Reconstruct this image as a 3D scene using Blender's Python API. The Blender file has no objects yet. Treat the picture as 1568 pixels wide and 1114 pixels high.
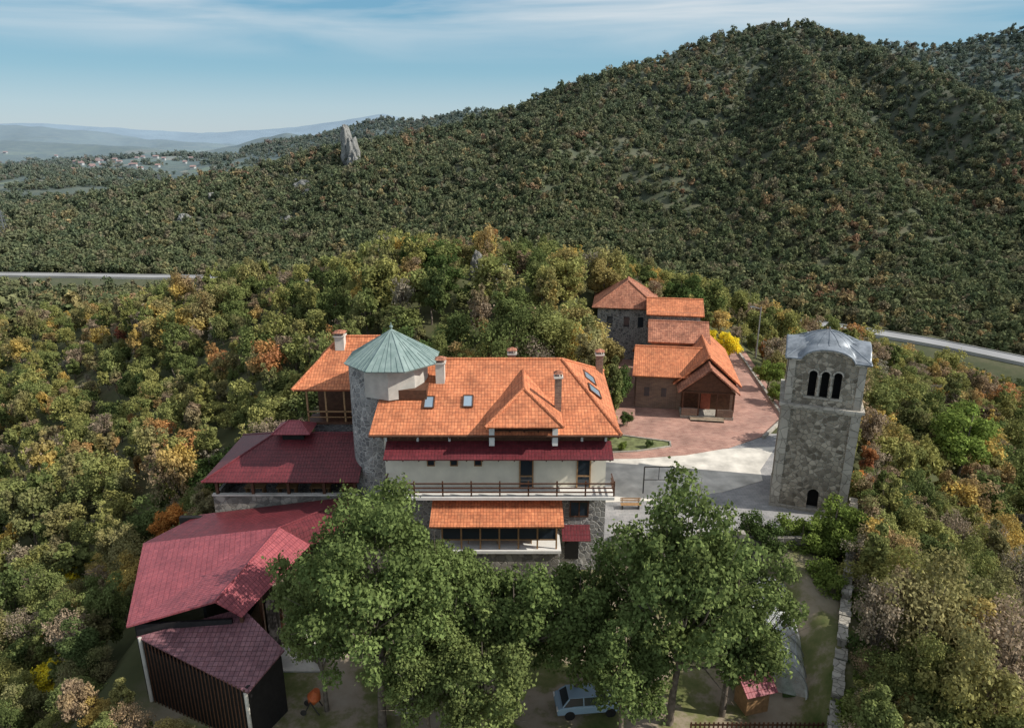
import bpy, math, random
import numpy as np
from mathutils import Vector
random.seed(7); rng=np.random.default_rng(7)
sc=bpy.context.scene
# ------------------------------------------------------------------ helpers
def link(o,parent=None):
    sc.collection.objects.link(o)
    if parent is not None: o.parent=parent
    return o
def empty(name,loc=(0,0,0),rz=0):
    o=bpy.data.objects.new(name,None); o.location=loc; o.rotation_euler=(0,0,rz); o.empty_display_size=.5
    return link(o)
def mk(name,verts,faces,m,parent=None,smooth=False,solid=0,up=False,coll=None):
    me=bpy.data.meshes.new(name)
    me.from_pydata([tuple(v) for v in verts],[],[tuple(f) for f in faces]); me.update()
    if up:
        for p in me.polygons:
            if p.normal.z<0: p.flip()
        me.update()
    uv=me.uv_layers.new(name='UVMap')
    Z=Vector((0,0,1))
    for p in me.polygons:
        n=p.normal
        if abs(n.z)>.999: ud=Vector((1,0,0)); vd=Vector((0,1,0))
        else:
            ud=Z.cross(n).normalized(); vd=n.cross(ud)
        for li in p.loop_indices:
            co=me.vertices[me.loops[li].vertex_index].co
            uv.data[li].uv=(co.dot(ud),co.dot(vd))
        p.use_smooth=smooth
    me.materials.append(m)
    o=bpy.data.objects.new(name,me)
    link(o,parent)
    if solid:
        s=o.modifiers.new('s','SOLIDIFY'); s.thickness=solid; s.offset=-1
    return o
class Geo:
    def __init__(s): s.v=[]; s.f=[]
    def box(s,x0,x1,y0,y1,z0,z1):
        b=len(s.v)
        s.v+=[(x0,y0,z0),(x1,y0,z0),(x1,y1,z0),(x0,y1,z0),(x0,y0,z1),(x1,y0,z1),(x1,y1,z1),(x0,y1,z1)]
        for f in [(0,3,2,1),(4,5,6,7),(0,1,5,4),(1,2,6,5),(2,3,7,6),(3,0,4,7)]: s.f.append(tuple(b+i for i in f))
        return s
    def cyl(s,p,q,r0,r1=None,n=8,cap=True):
        if r1 is None: r1=r0
        p=Vector(p); q=Vector(q); d=(q-p).normalized()
        a=d.orthogonal().normalized(); c=d.cross(a); b=len(s.v)
        for i in range(n):
            t=2*math.pi*i/n; o=a*math.cos(t)+c*math.sin(t)
            s.v.append(tuple(p+o*r0)); s.v.append(tuple(q+o*r1))
        for i in range(n):
            j=(i+1)%n; s.f.append((b+2*i,b+2*j,b+2*j+1,b+2*i+1))
        if cap:
            s.f.append(tuple(b+2*i for i in reversed(range(n)))); s.f.append(tuple(b+2*i+1 for i in range(n)))
        return s
    def path(s,pts,r,n=6):
        for a,b in zip(pts[:-1],pts[1:]): s.cyl(a,b,r,r,n)
        return s
    def beam(s,p,q,w,h):
        p=Vector(p); q=Vector(q); d=q-p; n=Vector((-d.y,d.x,0)).normalized()*w/2; b=len(s.v); u=Vector((0,0,h))
        s.v+=[tuple(x) for x in (p-n,q-n,q+n,p+n,p-n+u,q-n+u,q+n+u,p+n+u)]
        for f in [(0,3,2,1),(4,5,6,7),(0,1,5,4),(1,2,6,5),(2,3,7,6),(3,0,4,7)]: s.f.append(tuple(b+i for i in f))
        return s
    def extr(s,prof,y0,y1):
        b=len(s.v); n=len(prof)
        s.v+=[(x,y0,z) for x,z in prof]+[(x,y1,z) for x,z in prof]
        s.f.append(tuple(b+i for i in range(n))); s.f.append(tuple(b+n+i for i in reversed(range(n))))
        for i in range(n):
            j=(i+1)%n; s.f.append((b+i,b+n+i,b+n+j,b+j))
        return s
    def make(s,name,m,parent=None,smooth=False): return mk(name,s.v,s.f,m,parent,smooth)
def box(name,x0,x1,y0,y1,z0,z1,m,parent=None): return Geo().box(x0,x1,y0,y1,z0,z1).make(name,m,parent)
def roof(name,faces,m,parent,th=.16,caps=None,capm=None,r=.13):
    v=[];f=[]
    for fc in faces:
        b=len(v); v+=fc; f.append(tuple(range(b,b+len(fc))))
    o=mk(name,v,f,m,parent,solid=th,up=True)
    if caps:
        g=Geo()
        for a,b in caps: g.cyl(a,b,r,r,8)
        g.make(name+'_ridge_caps',capm or m,parent)
    return o
def cut(obj,geo,inner):
    c=geo.make('cutter',inner,obj.parent)
    obj.data.materials.append(inner)
    md=obj.modifiers.new('b','BOOLEAN'); md.object=c; md.solver='EXACT'; md.operation='DIFFERENCE'
    bpy.context.view_layer.update()
    dg=bpy.context.evaluated_depsgraph_get()
    me=bpy.data.meshes.new_from_object(obj.evaluated_get(dg))
    obj.modifiers.clear(); obj.data=me
    bpy.data.objects.remove(c)
def arch(cx,z0,w,h,n=8):
    r=w/2; pts=[(cx-r,z0),(cx+r,z0)]
    for i in range(n+1):
        t=math.pi*i/n; pts.append((cx+r*math.cos(t),z0+h-r+r*math.sin(t)))
    return pts
# ------------------------------------------------------------------ materials
class M:
    def __init__(s,name,rough=.8,spec=.3):
        s.m=bpy.data.materials.new(name); s.m.use_nodes=True; s.t=s.m.node_tree; s.b=s.t.nodes['Principled BSDF']
        s.b.inputs['Roughness'].default_value=rough
        s.b.inputs['Specular IOR Level'].default_value=spec
    def n(s,typ,**k):
        nd=s.t.nodes.new(typ)
        for a,v in k.items(): setattr(nd,a,v)
        return nd
    def l(s,a,b): s.t.links.new(a,b)
    def coord(s,kind='Object'): return s.n('ShaderNodeTexCoord').outputs[kind]
    def pos(s): return s.n('ShaderNodeNewGeometry').outputs['Position']
    def noise(s,co,scale,detail=4,rough=.55,dist=0):
        nd=s.n('ShaderNodeTexNoise'); nd.inputs['Scale'].default_value=scale; nd.inputs['Detail'].default_value=detail
        nd.inputs['Roughness'].default_value=rough; nd.inputs['Distortion'].default_value=dist
        if co is not None: s.l(co,nd.inputs['Vector'])
        return nd.outputs['Fac']
    def ramp(s,f,st,interp='LINEAR'):
        nd=s.n('ShaderNodeValToRGB'); cr=nd.color_ramp; cr.interpolation=interp
        while len(cr.elements)<len(st): cr.elements.new(.5)
        for e,(p,c) in zip(cr.elements,st): e.position=p; e.color=(c if len(c)==4 else (*c,1))
        s.l(f,nd.inputs['Fac']); return nd.outputs['Color']
    def mix(s,f,a,b,mode='MIX'):
        nd=s.n('ShaderNodeMix',data_type='RGBA',blend_type=mode)
        for v,i in ((f,0),(a,6),(b,7)):
            if isinstance(v,(int,float)): nd.inputs[i].default_value=v
            elif isinstance(v,tuple): nd.inputs[i].default_value=(*v,1) if len(v)==3 else v
            else: s.l(v,nd.inputs[i])
        return nd.outputs[2]
    def math(s,op,a,b=None):
        nd=s.n('ShaderNodeMath',operation=op)
        for i,v in enumerate((a,b)):
            if v is None: continue
            if isinstance(v,(int,float)): nd.inputs[i].default_value=v
            else: s.l(v,nd.inputs[i])
        return nd.outputs[0]
    def bump(s,h,strength=.4,dist=.05):
        nd=s.n('ShaderNodeBump'); nd.inputs['Strength'].default_value=strength; nd.inputs['Distance'].default_value=dist
        s.l(h,nd.inputs['Height']); s.l(nd.outputs[0],s.b.inputs['Normal'])
    def col(s,c):
        if isinstance(c,tuple): s.b.inputs['Base Color'].default_value=(*c,1)
        else: s.l(c,s.b.inputs['Base Color'])
        return s.m
    def haze(s,c,L=4000.,hc=(.235,.315,.385),pw=1.35):  # aerial haze painted into the surface colour, growing with distance from the origin
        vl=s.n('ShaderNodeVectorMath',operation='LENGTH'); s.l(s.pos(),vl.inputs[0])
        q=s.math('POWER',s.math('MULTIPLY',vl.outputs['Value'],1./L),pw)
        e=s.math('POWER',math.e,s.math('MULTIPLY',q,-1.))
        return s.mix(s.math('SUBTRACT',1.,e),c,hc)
def simple(name,c,rough=.7,var=.25,scale=3,spec=.3,metal=0,haze=False):
    k=M(name,rough,spec); k.b.inputs['Metallic'].default_value=metal
    f=k.noise(k.coord(),scale,5)
    a=tuple(x*(1-var) for x in c); b=tuple(min(1,x*(1+var)) for x in c)
    o=k.ramp(f,[(.3,a),(.7,b)])
    return k.col(k.haze(o) if haze else o)
def tiles(name,c1,c2,dark,w,h,rough,stain,bumpd=.06,spec=.3,mort=.022,sc2=.55):
    k=M(name,rough,spec); uv=k.coord('UV')
    br=k.n('ShaderNodeTexBrick'); k.l(uv,br.inputs['Vector']); br.offset=0.0
    br.inputs['Scale'].default_value=1; br.inputs['Brick Width'].default_value=w; br.inputs['Row Height'].default_value=h
    br.inputs['Mortar Size'].default_value=mort; br.inputs['Mortar Smooth'].default_value=.8
    br.inputs['Color1'].default_value=(*c1,1); br.inputs['Color2'].default_value=(*c2,1); br.inputs['Mortar'].default_value=(*dark,1)
    st=k.ramp(k.noise(uv,sc2,6,.7),[(.32,(stain,stain,stain*1.03)),(.6,(1.08,1.08,1.08))])
    c=k.mix(1.,br.outputs['Color'],st,'MULTIPLY')
    sp=k.ramp(k.noise(uv,3.2,3,.7),[(.35,(.78,.80,.86)),(.6,(1.08,1.06,1.04))])
    c=k.mix(1.,c,sp,'MULTIPLY')
    k.bump(k.math('SUBTRACT',1.,br.outputs['Fac']),.7,bumpd)
    return k.col(c)
def stone(name,scale,c1,c2,mortar,edge=.06,rough=.9,rnd=1.,bs=.8):
    k=M(name,rough,.15); co=k.coord()
    w=k.n('ShaderNodeTexNoise'); w.inputs['Scale'].default_value=scale*.8; k.l(co,w.inputs['Vector'])
    ad=k.n('ShaderNodeMixRGB'); ad.blend_type='ADD'; ad.inputs[0].default_value=.12; k.l(co,ad.inputs[1]); k.l(w.outputs['Color'],ad.inputs[2])
    vo=k.n('ShaderNodeTexVoronoi'); vo.inputs['Scale'].default_value=scale; k.l(ad.outputs[0],vo.inputs['Vector']); vo.inputs['Randomness'].default_value=rnd
    ve=k.n('ShaderNodeTexVoronoi',feature='DISTANCE_TO_EDGE'); ve.inputs['Scale'].default_value=scale; k.l(ad.outputs[0],ve.inputs['Vector']); ve.inputs['Randomness'].default_value=rnd
    sep=k.n('ShaderNodeSeparateColor'); k.l(vo.outputs['Color'],sep.inputs[0])
    c=k.ramp(sep.outputs[0],[(0,c1),(1,c2)])
    big=k.ramp(k.noise(co,.5,5,.6),[(.3,(.75,.75,.75)),(.7,(1.12,1.12,1.12))])
    ed=k.ramp(ve.outputs['Distance'],[(0,(0,0,0)),(edge,(1,1,1))])
    c=k.mix(ed,mortar,c); c=k.mix(1.,c,big,'MULTIPLY')
    k.bump(ed,bs,.06); return k.col(c)
ORANGE=tiles('orange_clay_tile',(.74,.275,.125),(.57,.19,.085),(.36,.11,.05),.24,.33,.75,.60,.05)
ORANGE_OLD=tiles('weathered_clay_tile',(.56,.25,.15),(.38,.15,.09),(.20,.08,.05),.24,.33,.85,.5)
BURG=tiles('burgundy_metal_tile',(.175,.030,.036),(.145,.024,.030),(.085,.012,.016),.24,.38,.45,.7,.04,.45)
BURG_L=tiles('sunlit_tone_red_metal_tile',(.38,.095,.105),(.32,.075,.085),(.21,.04,.05),.24,.38,.5,.74,.04,.4)  # lighter, pinker copy of the burgundy tile; sunlit look put into the colour
BURG_D=tiles('faded_burgundy_tile',(.29,.14,.15),(.21,.09,.10),(.11,.045,.05),.3,.36,.55,.65,.05,.4)
RUBBLE=stone('white_jointed_rubble',2.6,(.16,.16,.16),(.36,.35,.33),(.58,.56,.52),.11)
RUBBLE_T=stone('bell_tower_stone',2.6,(.15,.13,.10),(.50,.44,.35),(.38,.35,.29),.10,.95,1.,1.)
RUBBLE_D=stone('old_fieldstone',2.2,(.14,.13,.115),(.36,.33,.28),(.24,.22,.19),.07)
QUOIN=stone('dressed_stone',1.3,(.36,.33,.28),(.50,.46,.39),(.28,.26,.22),.03)
def brickmat(name,c1,c2,mo,w=.3,h=.1,kind='Object',off=.5,mort=.012,lo=.6):
    k=M(name,.85,.2); co=k.coord(kind)
    br=k.n('ShaderNodeTexBrick'); k.l(co,br.inputs['Vector']); br.offset=off
    br.inputs['Scale'].default_value=1; br.inputs['Brick Width'].default_value=w; br.inputs['Row Height'].default_value=h
    br.inputs['Mortar Size'].default_value=mort
    br.inputs['Color1'].default_value=(*c1,1); br.inputs['Color2'].default_value=(*c2,1); br.inputs['Mortar'].default_value=(*mo,1)
    st=k.ramp(k.noise(co,.35,6,.7),[(.3,(lo,lo,lo*1.02)),(.68,(1.15,1.12,1.1))])
    return k.col(k.mix(1.,br.outputs['Color'],st,'MULTIPLY'))
BRICK=brickmat('old_brick_wall',(.30,.20,.14),(.20,.13,.10),(.33,.29,.24),.5,.14,'UV')
BPAVE=brickmat('red_brick_paving',(.50,.29,.225),(.38,.20,.155),(.44,.36,.31),.5,.25,'Object',lo=.6)
GPAVE=brickmat('grey_block_paving',(.38,.37,.36),(.31,.31,.305),(.21,.21,.20),.55,.3,'Object',lo=.62)
CONC=simple('pale_concrete',(.60,.56,.49),.9,.32,.55)
PLASTER=simple('cream_plaster',(.78,.73,.60),.85,.08,1.2)
WHITE=simple('white_paint',(.72,.70,.65),.7,.08,2)
WOOD=simple('dark_stained_wood',(.10,.045,.025),.6,.3,4)
WOODL=simple('pine_wood',(.36,.21,.10),.6,.25,4)
DARK=simple('dark_recess',(.015,.014,.013),.9,.2)  # near-black colour paints the shade inside openings and interiors
BLACKW=simple('black_slat_cladding',(.018,.016,.016),.7,.3,3)
IRON=simple('dark_iron',(.05,.045,.04),.5,.2,4,.4)
STEEL=simple('galvanised_steel',(.33,.34,.35),.45,.15,4,.5,.6)
def rockmat():
    k=M('limestone_rock',.95,.1); p=k.pos(); mp=k.n('ShaderNodeMapping'); mp.inputs['Scale'].default_value=(1,1,.35); k.l(p,mp.inputs[0])
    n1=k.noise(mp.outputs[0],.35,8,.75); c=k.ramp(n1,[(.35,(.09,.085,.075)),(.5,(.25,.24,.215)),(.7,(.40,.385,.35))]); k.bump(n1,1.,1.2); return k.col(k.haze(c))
ROCK=rockmat()
PATINA=(lambda k:k.col(k.ramp(k.noise(k.coord(),1.3,6,.65),[(.3,(.14,.205,.19)),(.7,(.28,.355,.33))])))(M('green_patina_copper',.55,.4))
def zinc():
    k=M('weathered_zinc',.45,.5); k.b.inputs['Metallic'].default_value=.3; co=k.coord()
    return k.col(k.ramp(k.noise(co,1.6,6,.7),[(.3,(.13,.15,.17)),(.7,(.33,.36,.39))]))
ZINC=zinc()
gm=M('window_glass',.06,.6); gm.col((.03,.04,.05)); GLASS=gm.m
SKYL=(lambda m:m.col((.25,.33,.40)))(M('rooflight_glass',.05,1.)) 
def asphalt():
    k=M('road_asphalt',.9,.2); return k.col(k.ramp(k.noise(k.pos(),.05,4),[(.3,(.26,.26,.26)),(.7,(.36,.36,.36))]))
ASPH=asphalt()
BARK=(lambda k:k.col(k.ramp(k.noise(k.coord(),3,5),[(.3,(.08,.065,.05)),(.7,(.24,.20,.16))])))(M('tree_bark',.9,.1))
def leafmat(name,stops,bright=1.,patch=.012,trans=.32,haze=False,w=(.86,.75),off=.07):
    k=M(name,.6,.2); t=k.t
    inf=k.n('ShaderNodeObjectInfo')
    pn=k.noise(k.pos(),patch,2,.6)
    f=k.math('ADD',k.math('MULTIPLY',inf.outputs['Random'],w[0]),k.math('ADD',k.math('MULTIPLY',k.math('SUBTRACT',pn,.5),w[1]),off))
    c=k.ramp(f,[(p,tuple(x*bright for x in cc)) for p,cc in stops])
    at=k.n('ShaderNodeAttribute'); at.attribute_name='tint'
    tv=k.n('ShaderNodeCombineColor')
    for i in range(3): k.l(at.outputs['Fac'],tv.inputs[i])
    c=k.mix(1.,c,tv.outputs[0],'MULTIPLY')
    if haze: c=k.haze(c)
    df=k.n('ShaderNodeBsdfDiffuse'); tr=k.n('ShaderNodeBsdfTranslucent'); mx=k.n('ShaderNodeMixShader'); mx.inputs[0].default_value=trans
    k.l(c,df.inputs['Color']); k.l(c,tr.inputs['Color']); k.l(df.outputs[0],mx.inputs[1]); k.l(tr.outputs[0],mx.inputs[2])
    k.l(mx.outputs[0],t.nodes['Material Output'].inputs['Surface'])
    return k.m
G1=(.095,.125,.045);G2=(.145,.175,.060);G3=(.205,.225,.080);YG=(.30,.285,.095);OL=(.255,.225,.105);YE=(.50,.36,.10);OR=(.45,.235,.09);BR=(.28,.205,.135);RD=(.34,.13,.08)
LEAF_NEAR=leafmat('autumn_leaves_near',[(0,G1),(.14,G2),(.26,G3),(.38,YG),(.46,G2),(.55,OL),(.63,YG),(.72,G3),(.79,BR),(.86,YE),(.91,OL),(.96,OR),(1,RD)],1.15,.035)
LEAF_DRY=leafmat('dry_sparse_leaves',[(0,(.24,.20,.15)),(.4,(.33,.25,.17)),(.7,(.27,.25,.19)),(1,(.42,.27,.14))],1.1,.03)
FG1=(.080,.100,.042);FG2=(.115,.135,.055);FO=(.165,.165,.075);FB=(.200,.160,.095)
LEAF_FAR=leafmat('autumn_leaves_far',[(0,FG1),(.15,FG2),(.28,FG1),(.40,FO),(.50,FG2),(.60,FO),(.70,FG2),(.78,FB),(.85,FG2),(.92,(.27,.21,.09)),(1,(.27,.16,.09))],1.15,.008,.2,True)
LEAF_BIG=leafmat('courtyard_tree_leaves',[(0,(.115,.155,.05)),(.5,(.14,.18,.06)),(1,(.175,.205,.07))],1.12,.05)
def solidleaf(name,c,b=1.): return leafmat(name,[(0,c),(.5,tuple(x*1.1 for x in c)),(1,tuple(x*1.25 for x in c))],b,.05)
LEAF_YEL=solidleaf('yellow_leaves',(.75,.62,.05)); LEAF_GRN=solidleaf('bright_green_leaves',(.19,.25,.06)); LEAF_DK=solidleaf('dark_green_leaves',(.085,.125,.04))
LEAF_OLV=solidleaf('olive_gold_leaves',(.30,.245,.095)); LEAF_ORG=solidleaf('orange_leaves',(.55,.25,.07))
# ------------------------------------------------------------------ terrain
def hsh(ix,iy,s):
    h=np.sin(ix*127.1+iy*311.7+s*74.7)*43758.5453; return h-np.floor(h)
def vn(x,y,s):
    ix=np.floor(x); iy=np.floor(y); fx=x-ix; fy=y-iy; fx=fx*fx*(3-2*fx); fy=fy*fy*(3-2*fy)
    a=hsh(ix,iy,s);b=hsh(ix+1,iy,s);c=hsh(ix,iy+1,s);d=hsh(ix+1,iy+1,s)
    return (a*(1-fx)+b*fx)*(1-fy)+(c*(1-fx)+d*fx)*fy
def fbm(x,y,s,o=4):
    r=0;a=.5
    for i in range(o): r=r+a*(vn(x,y,s+i)-.5)*2; x=x*2.03+5; y=y*2.03+3; a*=.5
    return r
def segs(x,y,nodes):
    for a,b in zip(nodes[:-1],nodes[1:]):
        dx=b[0]-a[0]; dy=b[1]-a[1]; L=dx*dx+dy*dy
        t=np.clip(((x-a[0])*dx+(y-a[1])*dy)/L,0,1)
        d=np.hypot(x-a[0]-t*dx,y-a[1]-t*dy)
        yield d,a[2]+(b[2]-a[2])*t,a[3]+(b[3]-a[3])*t
RA=[(-900,640,-59,150),(-620,670,-59,200),(-500,705,-56,230),(-457,740,-42,250),(-346,800,-20,300),(-284,830,-7,330),(-190,880,17,390),(-68,920,39,440),(-3,940,60,480),(79,960,89,520),(180,980,122,560),(267,1000,150,590),(345,1010,165,610),(387,1010,164,610),(419,980,147,600),(533,780,52,450),(800,560,20,400)]
RIDGES=[(RA,1.55),
 ([(345,1010,160,200),(305,770,88,210),(255,580,8,180),(215,440,-50,120)],1.15),
 ([(120,965,98,200),(60,760,46,190),(20,600,-14,150)],1.15),
 ([(400,990,150,220),(450,740,68,200),(420,520,-14,160)],1.15),
 ([(-284,830,-8,170),(-290,700,-18,160),(-270,580,-50,100)],1.2),
 ([(-120,900,28,180),(-130,720,4,170),(-140,580,-45,110)],1.15),
 ([(560,1400,150,500),(720,1500,196,600),(836,1500,194,600),(990,1500,226,700),(1350,1450,270,800)],1.3),
 ([(-4500,3900,150,1400),(-2750,4000,85,1200),(-2540,4000,75,1200),(-2305,4000,31,1000),(-1850,4000,5,900)],1.5),
 ([(-1130,3000,-8,400),(-1000,3000,25,450),(-910,3000,42,500),(-740,3050,12,400)],1.4),
 ([(-620,2200,5,450),(-480,2200,48,550),(-383,2200,74,600),(-278,2200,65,600),(-123,2200,96,700),(200,2200,100,700)],1.4),
 ([(-2700,2900,25,600),(-2000,2950,10,600),(-1500,2800,-10,600),(-1100,2500,-34,400)],1.3),
 ([(-1500,1650,-25,350),(-1000,1500,-38,300),(-760,1250,-50,250)],1.3),
 ([(-9500,12000,160,3500),(-7700,12000,215,3500),(-6600,12000,140,3500),(-5000,12000,50,3000),(-3500,12000,140,3000),(-2080,12000,350,2600),(-1500,12000,245,2600),(-250,12000,130,3000),(3000,12000,250,3000)],1.3)]
CREST=[(2,-60,-18,10),(2,10,-9,13),(3,35,-4,17),(5,48,0,19),(10,75,0,19),(6,92,6,13),(-2,106,11,8),(14,126,6,8),(42,172,-24,7),(70,240,-60,5)]
CREST2=[(-2,106,11,8),(-45,142,-1,5),(-98,182,-16,5),(-148,205,-25,5),(-290,240,-48,5)]
ROAD=[(-900,500),(-600,478),(-338,462),(-170,450),(-20,425),(100,370),(183,308),(215,268),(270,190),(300,60)]
def near_h(x,y):
    n=np.full(x.shape,-200.)
    for C in (CREST,CREST2):
        for d,z,w in segs(x,y,C):
            e=np.maximum(0,d-w); k1=np.where(x<0,.52,.42); n=np.maximum(n,z-.34*np.minimum(e,9)-k1*np.clip(e-9,0,55)-.33*np.maximum(0,e-64))
    return n
def roadd(x,y):
    m=np.full(x.shape,1e9)
    for d,_,_ in segs(x,y,[(a,b,0,0) for a,b in ROAD]): m=np.minimum(m,d)
    return m
def pad(h,x,y,x0,x1,y0,y1,z,f):
    d=np.hypot(np.maximum(0,np.maximum(x0-x,x-x1)),np.maximum(0,np.maximum(y0-y,y-y1)))
    w=np.clip(1-d/f,0,1); w=w*w*(3-2*w); return h*(1-w)+z*w
def terrain(x,y):
    x=np.asarray(x,float); y=np.asarray(y,float); r=np.hypot(x,y)
    b=-60+2*fbm(x/90,y/90,3)+np.clip((r-1100)/1500,0,1)*46*fbm(x/520,y/520,9)
    for nodes,p in RIDGES:
        sc_=1. if nodes[0][1]<2000 and nodes[1][1]<2000 else 4.
        for d,z,w in segs(x,y,nodes):
            t=np.clip(1-d/w,0,1); h=-60+(z+60)*t**p
            h=h+np.clip((h+60)/50,0,1)*np.clip(d/140,.10,1)*30*fbm(x/(95*sc_),y/(95*sc_),21)*(1 if sc_<2 else 1.2)
            b=np.maximum(b,np.where(t>0,h,-200))
    n=near_h(x,y)+1.3*fbm(x/14,y/14,5)+np.clip((r-60)/80,0,1)*6*fbm(x/38,y/38,6)
    n=np.where(r>330,-200,n)
    h=np.maximum(b,n)
    rd=roadd(x,y); w=np.clip(1-(rd-9)/16,0,1); h=h*(1-w)-57.2*w
    h=pad(h,x,y,-27,18,27,48,-4.,4)
    h=pad(h,x,y,-22,10,51,66,-.25,4)
    h=pad(h,x,y,8.5,30.6,51,70,-.12,1.6)
    h=pad(h,x,y,11,36,68,104,-.12,3)
    return h
NA,NR=620,470
az=np.radians(np.linspace(-88,88,NA)); rr=np.exp(np.linspace(math.log(7),math.log(17000),NR))
A,R=np.meshgrid(az,rr); X=R*np.sin(A); Y=R*np.cos(A); H=terrain(X,Y)
vv=np.stack([X,Y,H],-1).reshape(-1,3)
i=np.arange(NR-1)[:,None]*NA+np.arange(NA-1)[None,:]
ff=np.stack([i,i+1,i+1+NA,i+NA],-1).reshape(-1,4)[:,::-1]
me=bpy.data.meshes.new('terrain'); me.vertices.add(len(vv)); me.vertices.foreach_set('co',vv.ravel())
me.loops.add(ff.size); me.loops.foreach_set('vertex_index',ff.ravel().astype(np.int32))
me.polygons.add(len(ff)); me.polygons.foreach_set('loop_start',np.arange(0,ff.size,4,dtype=np.int32)); me.polygons.foreach_set('loop_total',np.full(len(ff),4,dtype=np.int32))
me.update(calc_edges=True); me.polygons.foreach_set('use_smooth',np.ones(len(ff),bool))
if me.polygons[0].normal.z<0: me.flip_normals()
def terrmat():
    k=M('hillside_ground',.95,.1); p=k.pos()
    forest=k.ramp(k.noise(p,.04,8,.75),[(.3,(.050,.058,.026)),(.5,(.080,.085,.038)),(.62,(.115,.105,.055)),(.75,(.16,.14,.085))])
    yard=k.ramp(k.noise(p,.28,8,.65),[(.34,(.09,.12,.035)),(.46,(.17,.17,.07)),(.54,(.32,.26,.19)),(.75,(.42,.36,.28))])
    sx=k.n('ShaderNodeSeparateXYZ'); k.l(p,sx.inputs[0])
    vl=k.n('ShaderNodeVectorMath',operation='LENGTH'); k.l(p,vl.inputs[0])
    wv=k.n('ShaderNodeTexNoise'); wv.inputs['Scale'].default_value=.004; k.l(p,wv.inputs['Vector'])
    pm=k.n('ShaderNodeVectorMath',operation='MULTIPLY_ADD'); k.l(wv.outputs['Color'],pm.inputs[0]); pm.inputs[1].default_value=(160,160,0); k.l(p,pm.inputs[2])
    vo=k.n('ShaderNodeTexVoronoi'); vo.inputs['Scale'].default_value=.011; k.l(pm.outputs[0],vo.inputs['Vector'])
    sp=k.n('ShaderNodeSeparateColor'); k.l(vo.outputs['Color'],sp.inputs[0])
    fields=k.ramp(sp.outputs[0],[(0,(.06,.08,.035)),(.35,(.11,.14,.055)),(.6,(.16,.18,.08)),(.82,(.25,.21,.13)),(1,(.08,.10,.045))],'CONSTANT')
    woods=k.ramp(k.noise(p,.022,8,.85),[(.40,(.022,.034,.018)),(.52,(.06,.075,.035)),(.62,(.12,.125,.06))])
    fm=k.ramp(k.noise(p,.0040,7,.7),[(.50,(0,0,0)),(.53,(1,1,1))])
    low=k.ramp(k.math('MULTIPLY',k.math('ADD',sx.outputs[2],60),.02),[(.25,(1,1,1)),(.9,(.15,.15,.15))])
    far=k.mix(k.math('MULTIPLY',fm,low),woods,fields)
    nf=k.ramp(k.math('MULTIPLY',vl.outputs['Value'],1/100.),[(.5,(0,0,0)),(.62,(1,1,1))])
    inner=k.ramp(k.math('MULTIPLY',k.math('ABSOLUTE',sx.outputs[0]),.02),[(.4,(0,0,0)),(.52,(1,1,1))])
    nmask=k.mix(1.,nf,inner,'LIGHTEN')
    c=k.mix(nmask,yard,forest)
    f2=k.ramp(k.math('MULTIPLY',vl.outputs['Value'],1/4000.),[(.28,(0,0,0)),(.4,(1,1,1))])
    c=k.mix(f2,c,far)
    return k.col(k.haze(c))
me.materials.append(terrmat()); link(bpy.data.objects.new('terrain',me))
def tz(x,y): return float(terrain(np.array([x]),np.array([y]))[0])
def ribbon(name,pts,w,z,m):
    P=[]
    for (a,b) in zip(pts[:-1],pts[1:]):
        for s in range(12): t=s/12; P.append((a[0]+(b[0]-a[0])*t,a[1]+(b[1]-a[1])*t))
    P.append(pts[-1]); P=np.array(P)
    for _ in range(12): P[1:-1]=(P[:-2]+P[2:]+2*P[1:-1])/4
    v=[];f=[]
    T=np.gradient(P,axis=0); T/=np.linalg.norm(T,axis=1)[:,None]
    for p,t in zip(P,T): v+= [(p[0]-t[1]*w/2,p[1]+t[0]*w/2,z),(p[0]+t[1]*w/2,p[1]-t[0]*w/2,z)]
    for q in range(len(P)-1): f.append((2*q,2*q+1,2*q+3,2*q+2))
    return mk(name,v,f,m,up=True),P,T
_,RP,RT=ribbon('valley_road',ROAD,9,-56.2,ASPH)
g=Geo()
for q in range(0,len(RP)-1):
    for s in (-1,1):
        a=(RP[q][0]-s*RT[q][1]*5.1,RP[q][1]+s*RT[q][0]*5.1,-60.4); b=(RP[q+1][0]-s*RT[q+1][1]*5.1,RP[q+1][1]+s*RT[q+1][0]*5.1,-60.4)
        g.beam(a,b,.4,4.6)
g.make('road_barrier',simple('barrier_concrete',(.42,.41,.38),.9,.3,.05))
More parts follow.
